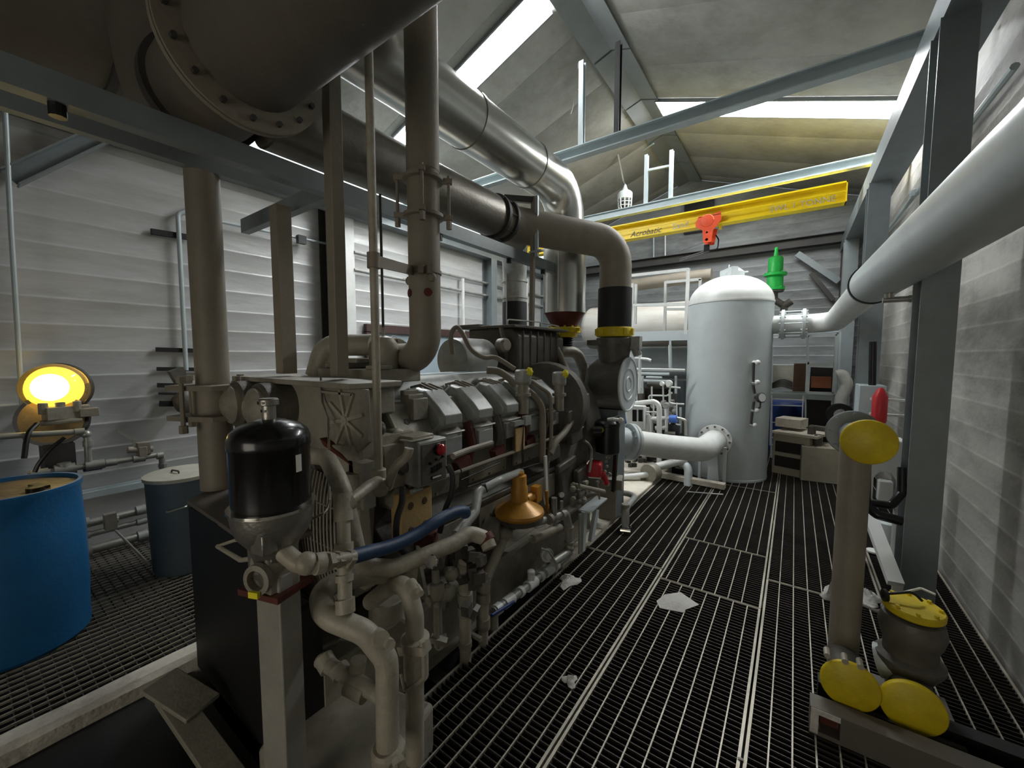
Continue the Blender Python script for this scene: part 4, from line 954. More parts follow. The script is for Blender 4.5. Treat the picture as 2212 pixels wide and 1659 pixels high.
# lower white header with taps along the skid foot
t = thing('drain_header', 'dirty white header pipe with knobs and tees low along the engine skid', 'pipe', W(1130,1270,X=-1.38))
P0, P1 = W(1066,1322,X=-1.38), W(1200,1222,X=-1.38)
P1b = W(1232,1192,X=-1.34)
b = MB().tube([P0, P1, P1b], .026, 16); b.build('pipe_run', 'cover', t)
b = MB(); ax = P1-P0
for f, r, l in ((.05,.034,.05),(.2,.033,.09),(.38,.034,.03),(.55,.037,.1),(.72,.033,.03),(.86,.034,.09),(1.0,.036,.03)): fit(b, P0+ax*f, ax, r, l, 12)
q = P0+ax*.55; b.cyl(q, q+V(0,0,.07), .024, 12); b.lathe([(.022,.07),(.026,.075),(.026,.09),(.02,.095)], q, n=14)
q = P0+ax*.9+V(-.03,0,.1); b.cyl(q-V(.03,0,.0), q+V(.04,-.03,.01), .03, 14); b.ring(q+V(-.0,0,0), (1,-.7,.2), .035, .05, .012, 20)
b.build('tees_and_caps', 'white', t)
b = MB().tube([W(1168,1185,X=-1.3), W(1185,1190,X=-1.28), W(1200,1215,X=-1.28)], .007, 8, R=.05).tube([P1, P1+V(.02,0,-.3)], .014, 8); b.build('lever', 'galv', t)
MB().tube([W(1062,1330,X=-1.34), W(1110,1300,X=-1.34)], .01, 8).build('blue_sleeve', 'bluedark', t)
# drain legs
G = 'pale drain pipes hanging from the engine skid'
t = thing('drain_pipe', 'thick pale drain pipe with unions, leftmost of the row at the skid', 'pipe', W(1005,1440,X=-1.36), G)
b = MB().tube([W(985,1188,X=-1.4), W(1003,1190,X=-1.36), W(1006,1445,X=-1.36)], .031, 18, R=.05); b.build('pipe_run', 'pipe', t)
b = MB()
for y in (1225,1262,1290,1318,1390): fit(b, W(1005,y,X=-1.36), V(0,0,1), .04 if y < 1330 else .036, .05 if y != 1390 else .03, 14)
b.bx(-1.4,-1.3,1.54,1.56,W(1005,1385,X=-1.36).z-.01,W(1005,1385,X=-1.36).z+.01); b.build('unions', 'engine', t)
t = thing('drain_pipe', 'angled pale drain pipe topped by a chunky valve, middle of the row at the skid', 'pipe', W(1045,1410,X=-1.36), G)
b = MB().tube([W(1092,1155,X=-1.4), W(1045,1262,X=-1.37), W(1043,1412,X=-1.36)], .029, 18, R=.06); b.build('pipe_run', 'pipe', t)
b = MB(); q = W(1090,1152,X=-1.4); b.ball(q, .05, 14).ob(q+V(-.05,-.06,.03), (.1,.12,.1), rz=.4, rx=.3).cyl(q+V(-.1,-.1,.04), q+V(0,0,.0), .035, 14); b.build('top_valve', 'engine', t, bev=.004)
b = MB()
for y in (1262,1290,1345): fit(b, W(1044,y,X=-1.365), V(0,0,1), .039, .06, 14)
b.build('unions', 'engine', t)
t = thing('drain_pipe', 'short pale drain pipe at the left end of the white header, rightmost of the row', 'pipe', W(1072,1390,X=-1.37), G)
MB().tube([P0, W(1068,1392,X=-1.38)], .028, 16).build('pipe_run', 'pipe', t)
# dipstick, small valve group left of legs
t = thing('sample_valve', 'small chrome capped valve standing among the drain pipes', 'valve', w(945,1290,1.6))
b = MB().cyl(w(950,1400,1.6), w(940,1230,1.62), .016, 12).cyl(w(945,1290,1.6), w(944,1262,1.6), .03, 12).cyl(w(925,1300,1.58), w(985,1262,1.68), .02, 12).ball(w(965,1280,1.62), .035, 10).ball(w(975,1240,1.65), .03, 10).cyl(w(940,1385,1.58), w(965,1375,1.6), .014, 8); b.build('valve_body', 'engine', t)
MB().lathe([(.022,0),(.026,.004),(.026,.018),(.022,.022)], w(935,1214,1.55), (.3,-.8,.5), 22).build('chrome_cap', 'chrome', t)
b = MB()
for k in range(26):
    x = random.uniform(955,1040); y = random.uniform(1190,1330) if k % 2 else random.uniform(1180,1260); d = random.uniform(1.72,1.85)
    b.ob(w(x,y,d), (random.uniform(.02,.06), random.uniform(.02,.05), random.uniform(.02,.06)), rz=random.uniform(0,3), rx=random.uniform(-.4,.4))
b.build('bracketry', 'enginedark', t)
solo('dipstick_tube', MB().bar(w(944,1400,1.55), w(942,1310,1.55), .02, .012).bar(w(930,1378,1.55), w(965,1388,1.55), .03, .02), 'engine', 'flat grey stay with a small shelf in front of the skid', 'bracket')
# orange leftover spool behind the hose
solo('rusty_coupling', MB().cyl(w(905,1170,1.75), w(935,1150,1.8), .035, 12).ob(w(920,1160,1.75),(.09,.07,.05),rz=.5), 'darkred', 'rusty red coupling half hidden behind the blue hose', 'coupling', bev=.004)

# grey slanted plates low beside the black cabinet
solo('slanted_plate', MB().bar(w(365,1500,1.75), w(500,1690,1.5), .1, .03).bar(w(345,1470,1.78), w(440,1530,1.7), .14, .02), 'engine', 'grey slanted steel plate between the pale kerb and the black cabinet foot', 'plate', bev=.004)
# ================================================================ VESSEL SIDE
TC = V(-.74, 6.1, 0); TR = .505
t = thing('separator_vessel', 'tall grey white vertical vessel with domed top standing on the floor grating', 'vessel', TC)
MB().lathe([(TR+.004,.0),(TR+.004,.025),(TR,.03),(TR,2.3)], TC, n=64).build('shell', 'tank', t)
MB().ring(TC+V(0,0,2.28), (0,0,1), TR-.01, TR+.008, .02, 64).build('weld_band', 'white', t)
dm = [(TR*math.cos(a), 2.3+.36*math.sin(a)) for a in [k*PI/2/12 for k in range(13)]]
plabel(MB().lathe(dm, TC, n=64).build('dome', 'white', t), 'white domed head')
lg = MB(); lc = TC+V(0,0,2.6)
lg.lathe([(.12,0),(.12,.1),(.06,.15),(.0,.16)], lc+V(.04,-.02,.0), n=28).ob(lc+V(-.02,-.05,.07), (.09,.3,.15), rz=.6); lg.cyl(lc+V(-.02,-.05,.15), lc+V(-.02,-.05,.2), .008, 8).cyl(lc+V(.1,0,.09), lc+V(.2,-.02,.09), .01, 8); lg.build('top_cap', 'tank', t, bev=.01)
# sight fittings on the front right of the shell
def on_shell(px, py, rr=TR):
    """point of the shell seen at a pixel"""
    d = (W(px, py, D=1.)-EYE); a = d.x**2+d.y**2; bq = -2*(d.x*TC.x+d.y*TC.y); cq = TC.x**2+TC.y**2-rr**2
    tt = (-bq-math.sqrt(max(0,bq*bq-4*a*cq)))/(2*a); return EYE+d*tt
for i, (x, y, r) in enumerate(((1628,783,.022),(1627,825,.022),(1626,885,.02),(1622,916,.018))):
    p = on_shell(x, y); n = V(p.x-TC.x, p.y-TC.y, 0).normalized()
    MB().cyl(p, p+n*.06, r*1.1, 14).ball(p+n*.07, r*1.5, 12).build('nozzle', 'white', t)
p = on_shell(1632, 858); n = V(p.x-TC.x, p.y-TC.y, 0).normalized()
g = MB().cyl(p, p+n*.05, .02, 12).lathe([(.055,-.0),(.062,.01),(.062,.04),(.056,.045)], p+n*.06, n+V(0,0,.1), 28).tube([p+n*.08-V(0,0,.05), p+n*.08-V(0,0,.12), p+n*.03-V(0,0,.14)], .01, 8).build('gauge', 'darksteel', t)
MB().lathe([(.05,.046),(.05,.048)], p+n*.06, n+V(0,0,.1), 28).build('dial', 'gaugeface', g)
for (xa_,ya_),(xb_,yb_) in (((1628,783),(1627,825)),((1627,832),(1630,850)),((1628,868),(1626,885)),((1625,890),(1622,916))):
    MB().cyl(on_shell(xa_,ya_,TR+.05), on_shell(xb_,yb_,TR+.05), .016, 10).build('sight_tube', 'darksteel', t)
# inlet flange low front and its white pipe
fp = on_shell(1546, 950); fn = V(fp.x-TC.x, fp.y-TC.y, 0).normalized()
t2 = thing('inlet_pipe', 'fat white pipe curving from the engine skid into the flange low on the vessel', 'pipe', (fp.x, fp.y, 0))
pts = [W(1325, 945, Y=4.0), W(1362,950,Y=4.12), W(1440,965,Y=4.55), W(1525,965,Y=4.95), fp+fn*.02]
MB().tube([W(1362,955,Y=4.2), W(1440,965,Y=4.6), W(1518,972,Y=4.95), fp+fn*.0], .135, 30, R=.26).build('pipe_run', 'white', t2)
b = MB(); flange(b, fp+fn*.045, fn, .2, .03, bolt=False); b.build('vessel_flange', 'white', t2); MB().bolts(fp+fn*.06, fn, .175, 12, .013, .02).build('bolts', 'duct', t2)
a0 = W(1362,955,Y=4.2); a1 = W(1440,965,Y=4.6); ax = (a1-a0).normalized()
b = MB(); flange(b, a0, ax, .2, .035, 14, .012); flange(b, a0-ax*.045, ax, .2, .035, 14, .012); b.cyl(a0-ax*.3, a0-ax*.04, .15, 28); b.build('end_flange', 'tank', t2)
b = MB(); b.prism([(0,0),(.13,0),(.1,.46),(.02,.46)], (fp.x-.06, fp.y-.16, .03), (1,0,0), (0,0,1), (0,.02,0)); b.bx(fp.x-.16,fp.x-.13,fp.y-.2,fp.y-.16,.03,.5).bx(fp.x+.12,fp.x+.15,fp.y-.2,fp.y-.16,.03,.48); b.build('pipe_support', 'tank', t2)
q0, q1 = W(1423,1029,Z=.02), W(1566,1056,Z=.02)
solo('floor_channel', MB().bar(q0+V(0,0,.03), q1+V(0,0,.03), .1, .06), 'plinth', 'pale steel channel edging the grating at the foot of the vessel', 'channel')
solo('floor_rod', MB().cyl(W(1483,1062,Z=.012), W(1562,1068,Z=.012), .007, 8), 'white', 'thin white rod lying on the grating in front of the vessel', 'rod')
# outlet pipe to the right wall
t = thing('outlet_pipe', 'large grey pipe leaving the vessel top and running along the right wall overhead', 'pipe', (.45, 4, 2.1))
Y1 = 6.1
path1 = [(-.3,Y1,1.99),(.36,Y1,1.99),(.45,3.85,2.13)]
MB().tube(path1, .115, 32, R=.25).build('pipe_upstream', 'white', t)
MB().tube([(.448,3.95,2.125),(.545,1.6,2.15),(.55,-.8,2.16)], .14, 40, R=.8).build('pipe_downstream', 'tank', t)
MB().ring((.448,3.95,2.125), (.037,-1,.015), .138, .15, .03, 40).build('joint_ring', 'black', t)
b = MB()
for x in (-.14, .075): flange(b, (x,Y1,1.99), (1,0,0), .185, .035, 12, .012)
b.cyl((-.14,Y1,1.99),(.075,Y1,1.99),.1,24)
for k in range(8):
    a = 2*PI*k/8; b.cyl((-.18,Y1+.16*math.cos(a),1.99+.16*math.sin(a)), (.115,Y1+.16*math.cos(a),1.99+.16*math.sin(a)), .009, 6)
b.build('flange_pair', 'tank', t)
q = V(.47,3.45,1.99); b = MB().cyl(q, q-V(0,0,.03), .025, 12).cyl(q-V(.03,0,.04), q+V(.09,.0,-.04), .018, 12).ball(q+V(.1,0,-.04), .024, 10); b.build('drain_plug', 'galv', t)
# green relief valve
gp = W(1673, 628, Y=6.75); H_ = W(1673,535,Y=6.75).z-gp.z
t = thing('relief_valve', 'bright green tall relief valve behind the top right of the vessel', 'valve', gp-V(0,0,.3))
s_ = H_
plabel(MB().lathe([(.1,0),(.12,.01*s_),(.12,.06*s_),(.1,.08*s_),(.1,.3*s_),(.085,.33*s_),(.14,.345*s_),(.14,.40*s_),(.09,.42*s_),(.09,.74*s_),(.075,.78*s_),(.03,.8*s_),(.022,.92*s_),(.022,.98*s_),(.018,s_)], gp, n=28).bolts(gp+V(0,0,.40*s_),(0,0,1),.12,8,.01,.02).bolts(gp+V(0,0,.06*s_),(0,0,1),.11,8,.012,.02).build('valve_body', 'green', t), 'bright green valve body')
MB().cyl(gp-V(0,0,.02), gp, .11, 20).tube([gp, gp-V(0,0,.12), gp+V(.12,0,-.22), gp+V(.12,0,-.4)], .045, 14, R=.06).cyl(gp+V(.12,0,-.22), gp+V(.2,0,-.16), .05, 12).build('inlet_elbow', 'enginedark', t)
# ---- horizontal vessels behind
t = thing('horizontal_vessel', 'long white horizontal vessel with rust streaks behind the platform railings', 'vessel', (-2.6, 7.7, 1.8))
def hv(b, xa, xb, y, z, r):
    dm = [(r*math.sin(a), -.3*r*2*math.cos(a)*.8) for a in [k*PI/2/8 for k in range(9)]]
    pr = [(max(r_, .001), h) for r_, h in dm]+[(r, xb-xa)]+[(r*math.cos(a), xb-xa+.5*r*math.sin(a)) for a in [k*PI/2/8 for k in range(1, 9)]]
    return b.lathe(pr, (xa, y, z), (1,0,0), 48)
z_ = W(1400,705,Y=7.7).z
hv(MB(), -3.4, -1.2, 7.7, z_, .42).build('shell', 'vessel', t)
MB().tube([(-3.0,7.5,z_+.35),(-3.0,7.5,z_+.75),(-1.4,7.5,z_+.8),(-1.2,7.5,z_+.8)], .11, 20, R=.2).build('top_pipe', 'dustpipe', t)
for x in (-3.0, -1.7): MB().bx(x-.05,x+.05,7.55,8.0,0,z_-.36).build('leg', 'steel', t)
t = thing('lower_vessel', 'dull grey horizontal vessel below the platform deck', 'vessel', (-1.9, 7.2, 1.2))
z_ = W(1430,775,Y=7.2).z
z_ -= .06; hv(MB(), -2.35, -1.15, 7.0, z_, .27).build('shell', 'tank', t)
for x in (-2.2, -1.4): MB().bx(x-.03,x+.03,7.05,7.35,0.03,z_-.2).build('leg', 'white', t)
MB().bx(-2.4,-1.2,6.95,7.0,z_-.3,z_-.26).build('cradle_rail', 'white', t)
# platform with railings
PY = 6.35
dz0, dz1 = W(1420,735,Y=PY).z, W(1420,718,Y=PY).z
t = thing('platform', 'pale grey access platform with square tube railings beside the vessel', 'platform', (W(1420,740,Y=PY).x, PY, dz0))
xa, xb = W(1338,730,Y=PY).x, W(1492,730,Y=PY).x
MB().bx(xa, xb, PY, PY+.6, dz0, dz0+.05).bx(xa, xb, PY-.02, PY, dz0-.01, dz1+.02).build('deck', 'tank', t)
def rail(nm, pts, Y, r=.022):
    b = MB()
    for a, c_ in pts: b.bar(W(a[0],a[1],Y=Y), W(c_[0],c_[1],Y=Y), 2*r, 2*r, up=(0,1,0))
    b.build(nm, 'white', t)
rail('front_railing', [((1340,598),(1487,582)),((1487,580),(1481,722)),((1340,660),(1483,657)),((1366,612),(1362,720))], PY)
rail('rear_railing', [((1438,610),(1515,603)),((1438,608),(1436,715)),((1513,603),(1511,640)),((1438,668),(1480,668)),((1340,618),(1372,616)),((1374,614),(1372,700))], PY+.5, .02)
MB().bar(W(1448,735,Y=PY), W(1450,800,Y=PY), .03,.03,up=(0,1,0)).prism([(0,0),(.16,0),(.02,-.3)], W(1500,735,Y=PY)-V(.1,0,0), (1,0,0),(0,0,1),(0,.03,0)).build('bracket', 'tank', t)
# ---- gas skid pipework between engine and vessel
t = thing('gas_skid', 'crowded white small-bore pipework with gauges between the engine and the vessel', 'pipework', W(1430,1000,Y=5.6))
def pl(nm, m, r, Y, *lines, par=None):
    b = MB()
    for L_ in lines: b.tube([W(x,y,Y=Y) for x, y in L_], r, 10, R=r*2.5)
    return b.build(nm, m, par or t)
pl('main_riser', 'white', .032, 5.2, [(1368,872),(1385,870),(1424,866),(1424,1000)])
pl('white_tubing', 'white', .012, 5.6, [(1408,835),(1408,872)], [(1402,868),(1402,854),(1440,855),(1452,848)], [(1440,835),(1470,838)], [(1388,797),(1480,799)])
pl('upper_header', 'tank', .022, 5.8, [(1375,798),(1478,800)], [(1448,795),(1447,745)], [(1376,807),(1446,808)], [(1376,822),(1448,824)])
pl('level_column', 'white', .02, 5.4, [(1383,760),(1381,850)], [(1372,774),(1398,776),(1406,779)])
pl('lower_manifold', 'white', .03, 5.5, [(1398,880),(1396,985)], [(1406,900),(1406,985)], [(1440,880),(1443,990)], [(1455,905),(1450,990)], [(1398,905),(1450,903)], [(1416,925),(1460,922)], [(1400,950),(1455,950)])
pl('white_tubing', 'white', .01, 5.35, [(1375,845),(1376,868)], [(1393,890),(1420,890),(1421,905)], [(1428,912),(1428,940),(1445,941)], [(1410,955),(1436,956),(1436,985)], [(1402,915),(1402,940)], [(1462,870),(1462,900)], [(1446,915),(1470,918)], [(1412,862),(1412,900)], [(1455,872),(1478,873)], [(1446,842),(1446,870),(1456,872)])
pl('white_tubing', 'tank', .016, 5.7, [(1388,812),(1388,850)], [(1396,815),(1430,816)], [(1460,812),(1460,850)], [(1470,880),(1470,935)], [(1384,900),(1384,960)])
pl('dark_manifold', 'enginedark', .05, 5.9, [(1385,840),(1390,990)], [(1400,830),(1455,832)], [(1452,850),(1456,990)])
pl('pump_line', 'galv', .018, 5.3, [(1452,900),(1472,905),(1481,908),(1481,940)], [(1436,935),(1458,936)])
b = MB(); random.seed(3)
for k in range(52):
    x = random.uniform(1392,1468); y = random.uniform(868,990); Y = random.uniform(5.3,5.9); r = random.uniform(.018,.045)
    q = W(x,y,Y=Y)
    if k % 3 == 0: b.ball(q, r, 10)
    else:
        d = [V(1,0,0),V(0,1,0),V(0,0,1)][k % 3]; b.cyl(q-d*r*1.3, q+d*r*1.3, r, 10, r*.15)
vb = b.build('valve_bodies', 'cover', t); vb['kind'] = 'stuff'
for i, (x, y, r) in enumerate(((1447,828,.045),(1432,829,.03))):
    q = W(x,y,Y=5.35); g = MB().lathe([(r*.9,0),(r,.01),(r,.03),(r*.9,.035)], q, (-.3,-1,0), 24).cyl(q, W(x+1,y+40,Y=5.4), .01, 8).build('gauge', 'white', t)
    MB().lathe([(r*.8,.036),(r*.8,.037)], q, (-.3,-1,0), 24).build('dial', 'gaugeface', g)
plabel(MB().cyl(W(1446,905,Y=5.3), W(1463,905,Y=5.3), .05, 16, .008).build('blue_knob', 'bluesm', t), 'blue knob')
MB().lathe([(.07,0),(.075,.02),(.075,.24),(.05,.27)], W(1455,955,Y=5.4), n=20).build('dark_actuator', 'black', t)
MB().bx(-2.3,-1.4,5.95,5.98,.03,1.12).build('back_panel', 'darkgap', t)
b = MB()
for x0, x1 in ((1366,1376),(1380,1388)):
    b.bar(W((x0+x1)/2,885,Y=5.0), W((x0+x1)/2,910,Y=5.0), .05, .03, up=(0,1,0))
b.build('grille_slots', 'black', t)
MB().ob(W(1372,900,Y=5.12), (.26,.1,.3)).ob(W(1390,935,Y=5.2),(.14,.1,.5)).build('white_casing', 'white', t, bev=.01)
solo('white_bag', MB().prism([(0,0),(.3,.02),(.26,.3),(.05,.34)], W(1291,915,Y=4.05), (1,0,0), (0,0,1), (0,.12,0)), 'paper', 'white and blue sack behind the black canister filter', 'sack', bev=.02)
solo('blue_sheet', MB().prism([(0,0),(.2,.0),(.17,.16),(.02,.2)], W(1312,912,Y=4.0), (1,0,0), (0,0,1), (0,.04,0)), 'bluesm', 'blue sheet beside the white sack', 'sheet', bev=.01)
# ---- air cleaner with round cover, inlet neck
t = thing('air_cleaner', 'dark round air cleaner housing with a pale grey disc cover, under the intake sleeve', 'air cleaner', (-1.45,3.75,.9))
ac_ = V(-1.3,3.75,1.325)
MB().lathe([(.0,-.36),(.2,-.35),(.25,-.28),(.255,-.02),(.262,0)], ac_, (1,0,0), 44).build('housing', 'enginedark', t)
cvr = MB().lathe([(.262,.001),(.265,.008),(.262,.018),(.25,.02),(.245,.012),(.16,.012),(.155,.02),(.145,.02),(.14,.012),(.08,.012),(.075,.018),(.065,.018),(.06,.012),(.001,.012)], ac_, (1,0,0), 48).build('disc_cover', 'tank', t); plabel(cvr, 'pale grey ribbed disc cover')
MB().lathe([(.14,1.5),(.15,1.62),(.17,1.7),(.17,1.77)], (-1.44,3.75,0), n=28).prism([(-.2,.0),(.13,0),(.15,.05),(-.2,.05)], (-1.46,3.6,1.7), (1,0,0), (0,0,1), (0,.3,0)).build('neck', 'enginedark', t, bev=.006)
MB().ob((-1.24,3.78,1.72),(.1,.08,.12)).cyl((-1.28,3.8,1.74),(-1.22,3.8,1.6),.04,10).build('sensor', 'cover', t)
MB().bx(-1.6,-1.35,3.65,3.85,.03,1.08).build('support_post', 'steel', t)
# black canister filter
t = thing('canister_filter', 'black canister filter with a yellow dot in front of the white pipe end', 'filter', W(1310,985,X=-1.33))
q = W(1312,978,X=-1.33); zt = W(1312,908,X=-1.33).z
plabel(MB().lathe([(.09,q.z),(.105,q.z+.01),(.105,zt-.05),(.11,zt-.045),(.11,zt-.02),(.09,zt)], (q.x,q.y,0), n=28).build('canister', 'black', t), 'black canister')
MB().cyl(W(1280,933,X=-1.4), W(1300,933,X=-1.33), .05, 14).cyl(V(q.x,q.y,zt-.01), V(q.x+.05,q.y+.1,zt+.02), .02, 12).build('ports', 'black', t)
plabel(MB().lathe([(.028,0),(.025,.01)], V(q.x-.02,q.y-.105,W(1297,931,X=-1.33).z), (.2,-1,0), 18).build('yellow_dot', 'yknob', t), 'yellow dot')
b = MB().cyl(V(q.x,q.y,zt), V(q.x+.06,q.y,zt+.012), .02, 12).ball(V(q.x+.12,q.y,zt+.01), .025, 10).cyl(V(q.x+.06,q.y,zt+.01), V(q.x+.12,q.y,zt+.01), .018, 10); b.build('top_fitting', 'white', t)
MB().bar(V(q.x+.06,q.y+.05,q.z), W(1325,1060,X=-1.33), .03, .04, up=(0,1,0)).build('bracket_strap', 'black', t)
solo('red_pump', MB().ob(W(1285,1012,X=-1.36), (.12,.16,.12), rz=.3).cyl(W(1300,1020,X=-1.34), W(1310,1045,X=-1.34), .03, 12), 'redpaint', 'small red pump body below the black canister filter', 'pump', bev=.02)
b = MB().spline([W(1262,952,X=-1.38), W(1272,960,X=-1.36), W(1278,975,X=-1.36), W(1275,1005,X=-1.36), W(1272,1020,X=-1.36)], .012, 8)
for k in range(10): b.ball(W(random.uniform(1280,1320),random.uniform(985,1050),X=-1.35), random.uniform(.012,.03), 8)
tf_ = thing('fitting_cluster', 'cluster of small silver fittings around the red pump', 'fittings', W(1278,1010,X=-1.36)); b.build('small_pieces', 'galv', tf_)
# plinth clutter
def onp(px, py, z=.03): return W(px, py, Z=z)
q = onp(1312,1118)
solo('junction_pedestal', MB().ob(q+V(0,0,.2), (.16,.1,.4), rz=.3).ob(q+V(-.03,-.02,.36),(.34,.18,.1),rz=.3), 'engine', 'T shaped grey steel pedestal box on the pale plinth', 'pedestal', bev=.006)
t = thing('plinth_pipe', 'white bent pipe with a downturned valve at the edge of the pale plinth', 'pipe', onp(1350,1100))
MB().tube([onp(1290,1060,.25), onp(1330,1062,.22), onp(1375,1070,.2), onp(1352,1098,.2), onp(1350,1140,.02)], .028, 14, R=.07).build('pipe_run', 'cover', t)
b = MB(); q = onp(1351,1095,.2); b.cyl(q+V(0,0,.03), q-V(0,0,.16), .038, 14, .004); b.build('valve_body', 'engine', t)
MB().cyl(onp(1340,1145,.03), onp(1362,1148,.03), .02, 10).ring(onp(1355,1140,.02),(0,0,1),.03,.04,.012,18).build('handwheel', 'chrome', t)
t = thing('pump_on_leg', 'round faced dull pump on a flat leg at the plinth, under the white pipe', 'pump', onp(1395,1050))
q = W(1402,1022,Y=5.0)
b = MB().lathe([(.11,-.02),(.12,0),(.12,.1),(.1,.12)], q, (.25,1,0), 28); b.build('pump_face', 'engine', t)
MB().bx(q.x-.1,q.x-.06,q.y-.02,q.y+.02,.03,q.z).build('leg', 'engine', t)
MB().cyl(q+V(-.45,-.3,-.08), q+V(.0,.02,-.02), .035, 14).cyl(q+V(.0,.05,.05), q+V(.35,.35,.15), .05, 14).cyl(q+V(-.7,-.45,-.1), q+V(-.45,-.3,-.08), .05, 12).build('shaft_pipe', 'white', t)
MB().tube([q+V(.25,.4,.1), q+V(.4,.3,.08), q+V(.42,.2,-.2)], .05, 14, R=.1).build('drain_bend', 'tank', t)
b = MB()
for k in range(16): b.ob(q+V(random.uniform(-.4,.1),random.uniform(.1,.4),random.uniform(-.02,.2)), (.06,.05,.05), rz=random.uniform(0,3))
b.build('dark_linkage', 'enginedark', t)
# white steel trestle at skid end
q0, q1 = W(1262,1105,X=-1.3), W(1300,1075,X=-1.3)
t = thing('skid_bracket', 'pale angle bracket projecting from the rear end of the engine skid', 'bracket', q0)
MB().bar(q0, q1, .1, .012).bar(W(1262,1105,X=-1.3), W(1258,1190,X=-1.3), .03, .05, up=(0,1,0)).bar(W(1288,1100,X=-1.33), W(1276,1170,X=-1.33), .03, .06, up=(0,1,0)).build('angle_frame', 'tank', t)
MB().bar(W(1253,1110,X=-1.28), W(1252,1195,X=-1.28), .012, .03, up=(0,1,0)).ball(W(1256,1065,X=-1.3), .03, 10).build('stay', 'galv', t)
b = MB()
for k in range(18): b.ball(W(random.uniform(1235,1275),random.uniform(1040,1090),X=random.uniform(-1.4,-1.3)), random.uniform(.01,.03), 8)
b.cyl(W(1250,1050,X=-1.3), W(1305,1062,X=-1.2), .018, 10).cyl(W(1290,1040,X=-1.25), W(1295,1078,X=-1.25), .008, 8)
b.build('small_valves', 'engine', t)
# ---- crane and trolley
CY_ = 6.4
zb = W(1600, 486, Y=CY_).z; zt = zb+.27
zb = ZB+.235+.0; 
def cz(px, py): return W(px, py, Y=CY_).z
zlo, zhi = (cz(1330,522)+cz(1800,447))/2, (cz(1330,490)+cz(1800,405))/2
t = thing('bridge_crane', 'bright yellow bridge crane girder spanning the hall with an orange trolley on it', 'crane', (XC, CY_, zlo))
xr = W(1828,430,Y=CY_).x
hh = zhi-zlo
MB().bx(-4.5, xr, CY_-.11, CY_+.11, zhi-.02, zhi).bx(-4.5, xr, CY_-.008, CY_+.008, zlo+.014, zhi-.02).bx(-4.5, xr, CY_-.075, CY_+.075, zlo, zlo+.016).bx(xr-.012, xr, CY_-.11, CY_+.11, zlo, zhi).build('girder', 'yellow', t)
b = MB().bx(-4.5,xr,CY_-.10,CY_-.088,zlo+hh*.5,zlo+hh*.5+.008)
for px in (1350,):
    q = W(px,520,Y=CY_); b.ob((q.x,CY_,zlo-.04),(.03,.05,.08))
q = W(1556,500,Y=CY_); b.ob((q.x,CY_,zlo-.03),(.03,.05,.06))
b.build('stops', 'yellow', t)
MB().bx(.6, .76, CY_-.3, CY_+.3, ZB+.24, ZB+.34).build('end_carriage', 'yellow', t, bev=.005)
hz = zlo+.03
q = W(1362,508,Y=CY_); text('script_lettering', 'Acrobatic', 'duct', .12, (q.x, CY_-.012, hz+.01), (1,0,0), (0,0,1), t, .35)
q = W(1452,492,Y=CY_); text('white_lettering', 'Sand', 'label', .12, (q.x, CY_-.012, hz+.02), (1,0,0), (0,0,1), t, .1)
q = W(1662,462,Y=CY_); text('capacity_lettering', 'SWL 1 TONNE', 'label', .105, (q.x, CY_-.012, hz+.02), (1,0,0), (0,0,1), t)
q = V(W(1530,490,Y=CY_).x, CY_, zlo)
tr = thing('trolley', 'orange red chain trolley hanging under the yellow crane girder', 'trolley', q-V(0,0,.2))
b = MB()
for s_ in (-1,):
    b.lathe([(.085,0),(.09,.01),(.08,.02),(.03,.024)], (q.x, CY_-.09, zlo+.06), (0,-1,0), 26)
    b.prism([(-.16,.06),(-.12,.14),(.0,.12),(.16,.16),(.17,.04),(.07,-.08),(.05,-.24),(-.05,-.24),(-.07,-.06),(-.16,-.0)], (q.x+.01, CY_-.1, zlo+.0), (1,0,0), (0,0,1), (0,.012,0))
b.prism([(-.1,-.02),(.1,-.02),(.06,-.24),(-.06,-.24)], (q.x+.01, CY_+.088, zlo), (1,0,0), (0,0,1), (0,.012,0)); b.cyl((q.x,CY_-.1,zlo-.2),(q.x,CY_+.1,zlo-.2),.02,12).cyl((q.x,CY_-.1,zlo-.1),(q.x,CY_+.1,zlo-.1),.015,12)
b.build('side_plates', 'orange', tr)
MB().ob((q.x-.01,CY_,zlo-.3),(.07,.05,.1)).tube([(q.x+.03,CY_,zlo-.34),(q.x+.13,CY_,zlo-.34),(q.x+.14,CY_,zlo-.2),(q.x+.1,CY_,zlo-.13)], .008, 8, R=.06).build('hook_block', 'black', tr)
b = MB()
for dz in (-.17,-.3,-.325): b.bar((q.x-.42,CY_+.2,zlo+dz-.06), (q.x-.02,CY_+.1,zlo+dz), .012, .012)
b.build('bus_bars', 'black', tr)
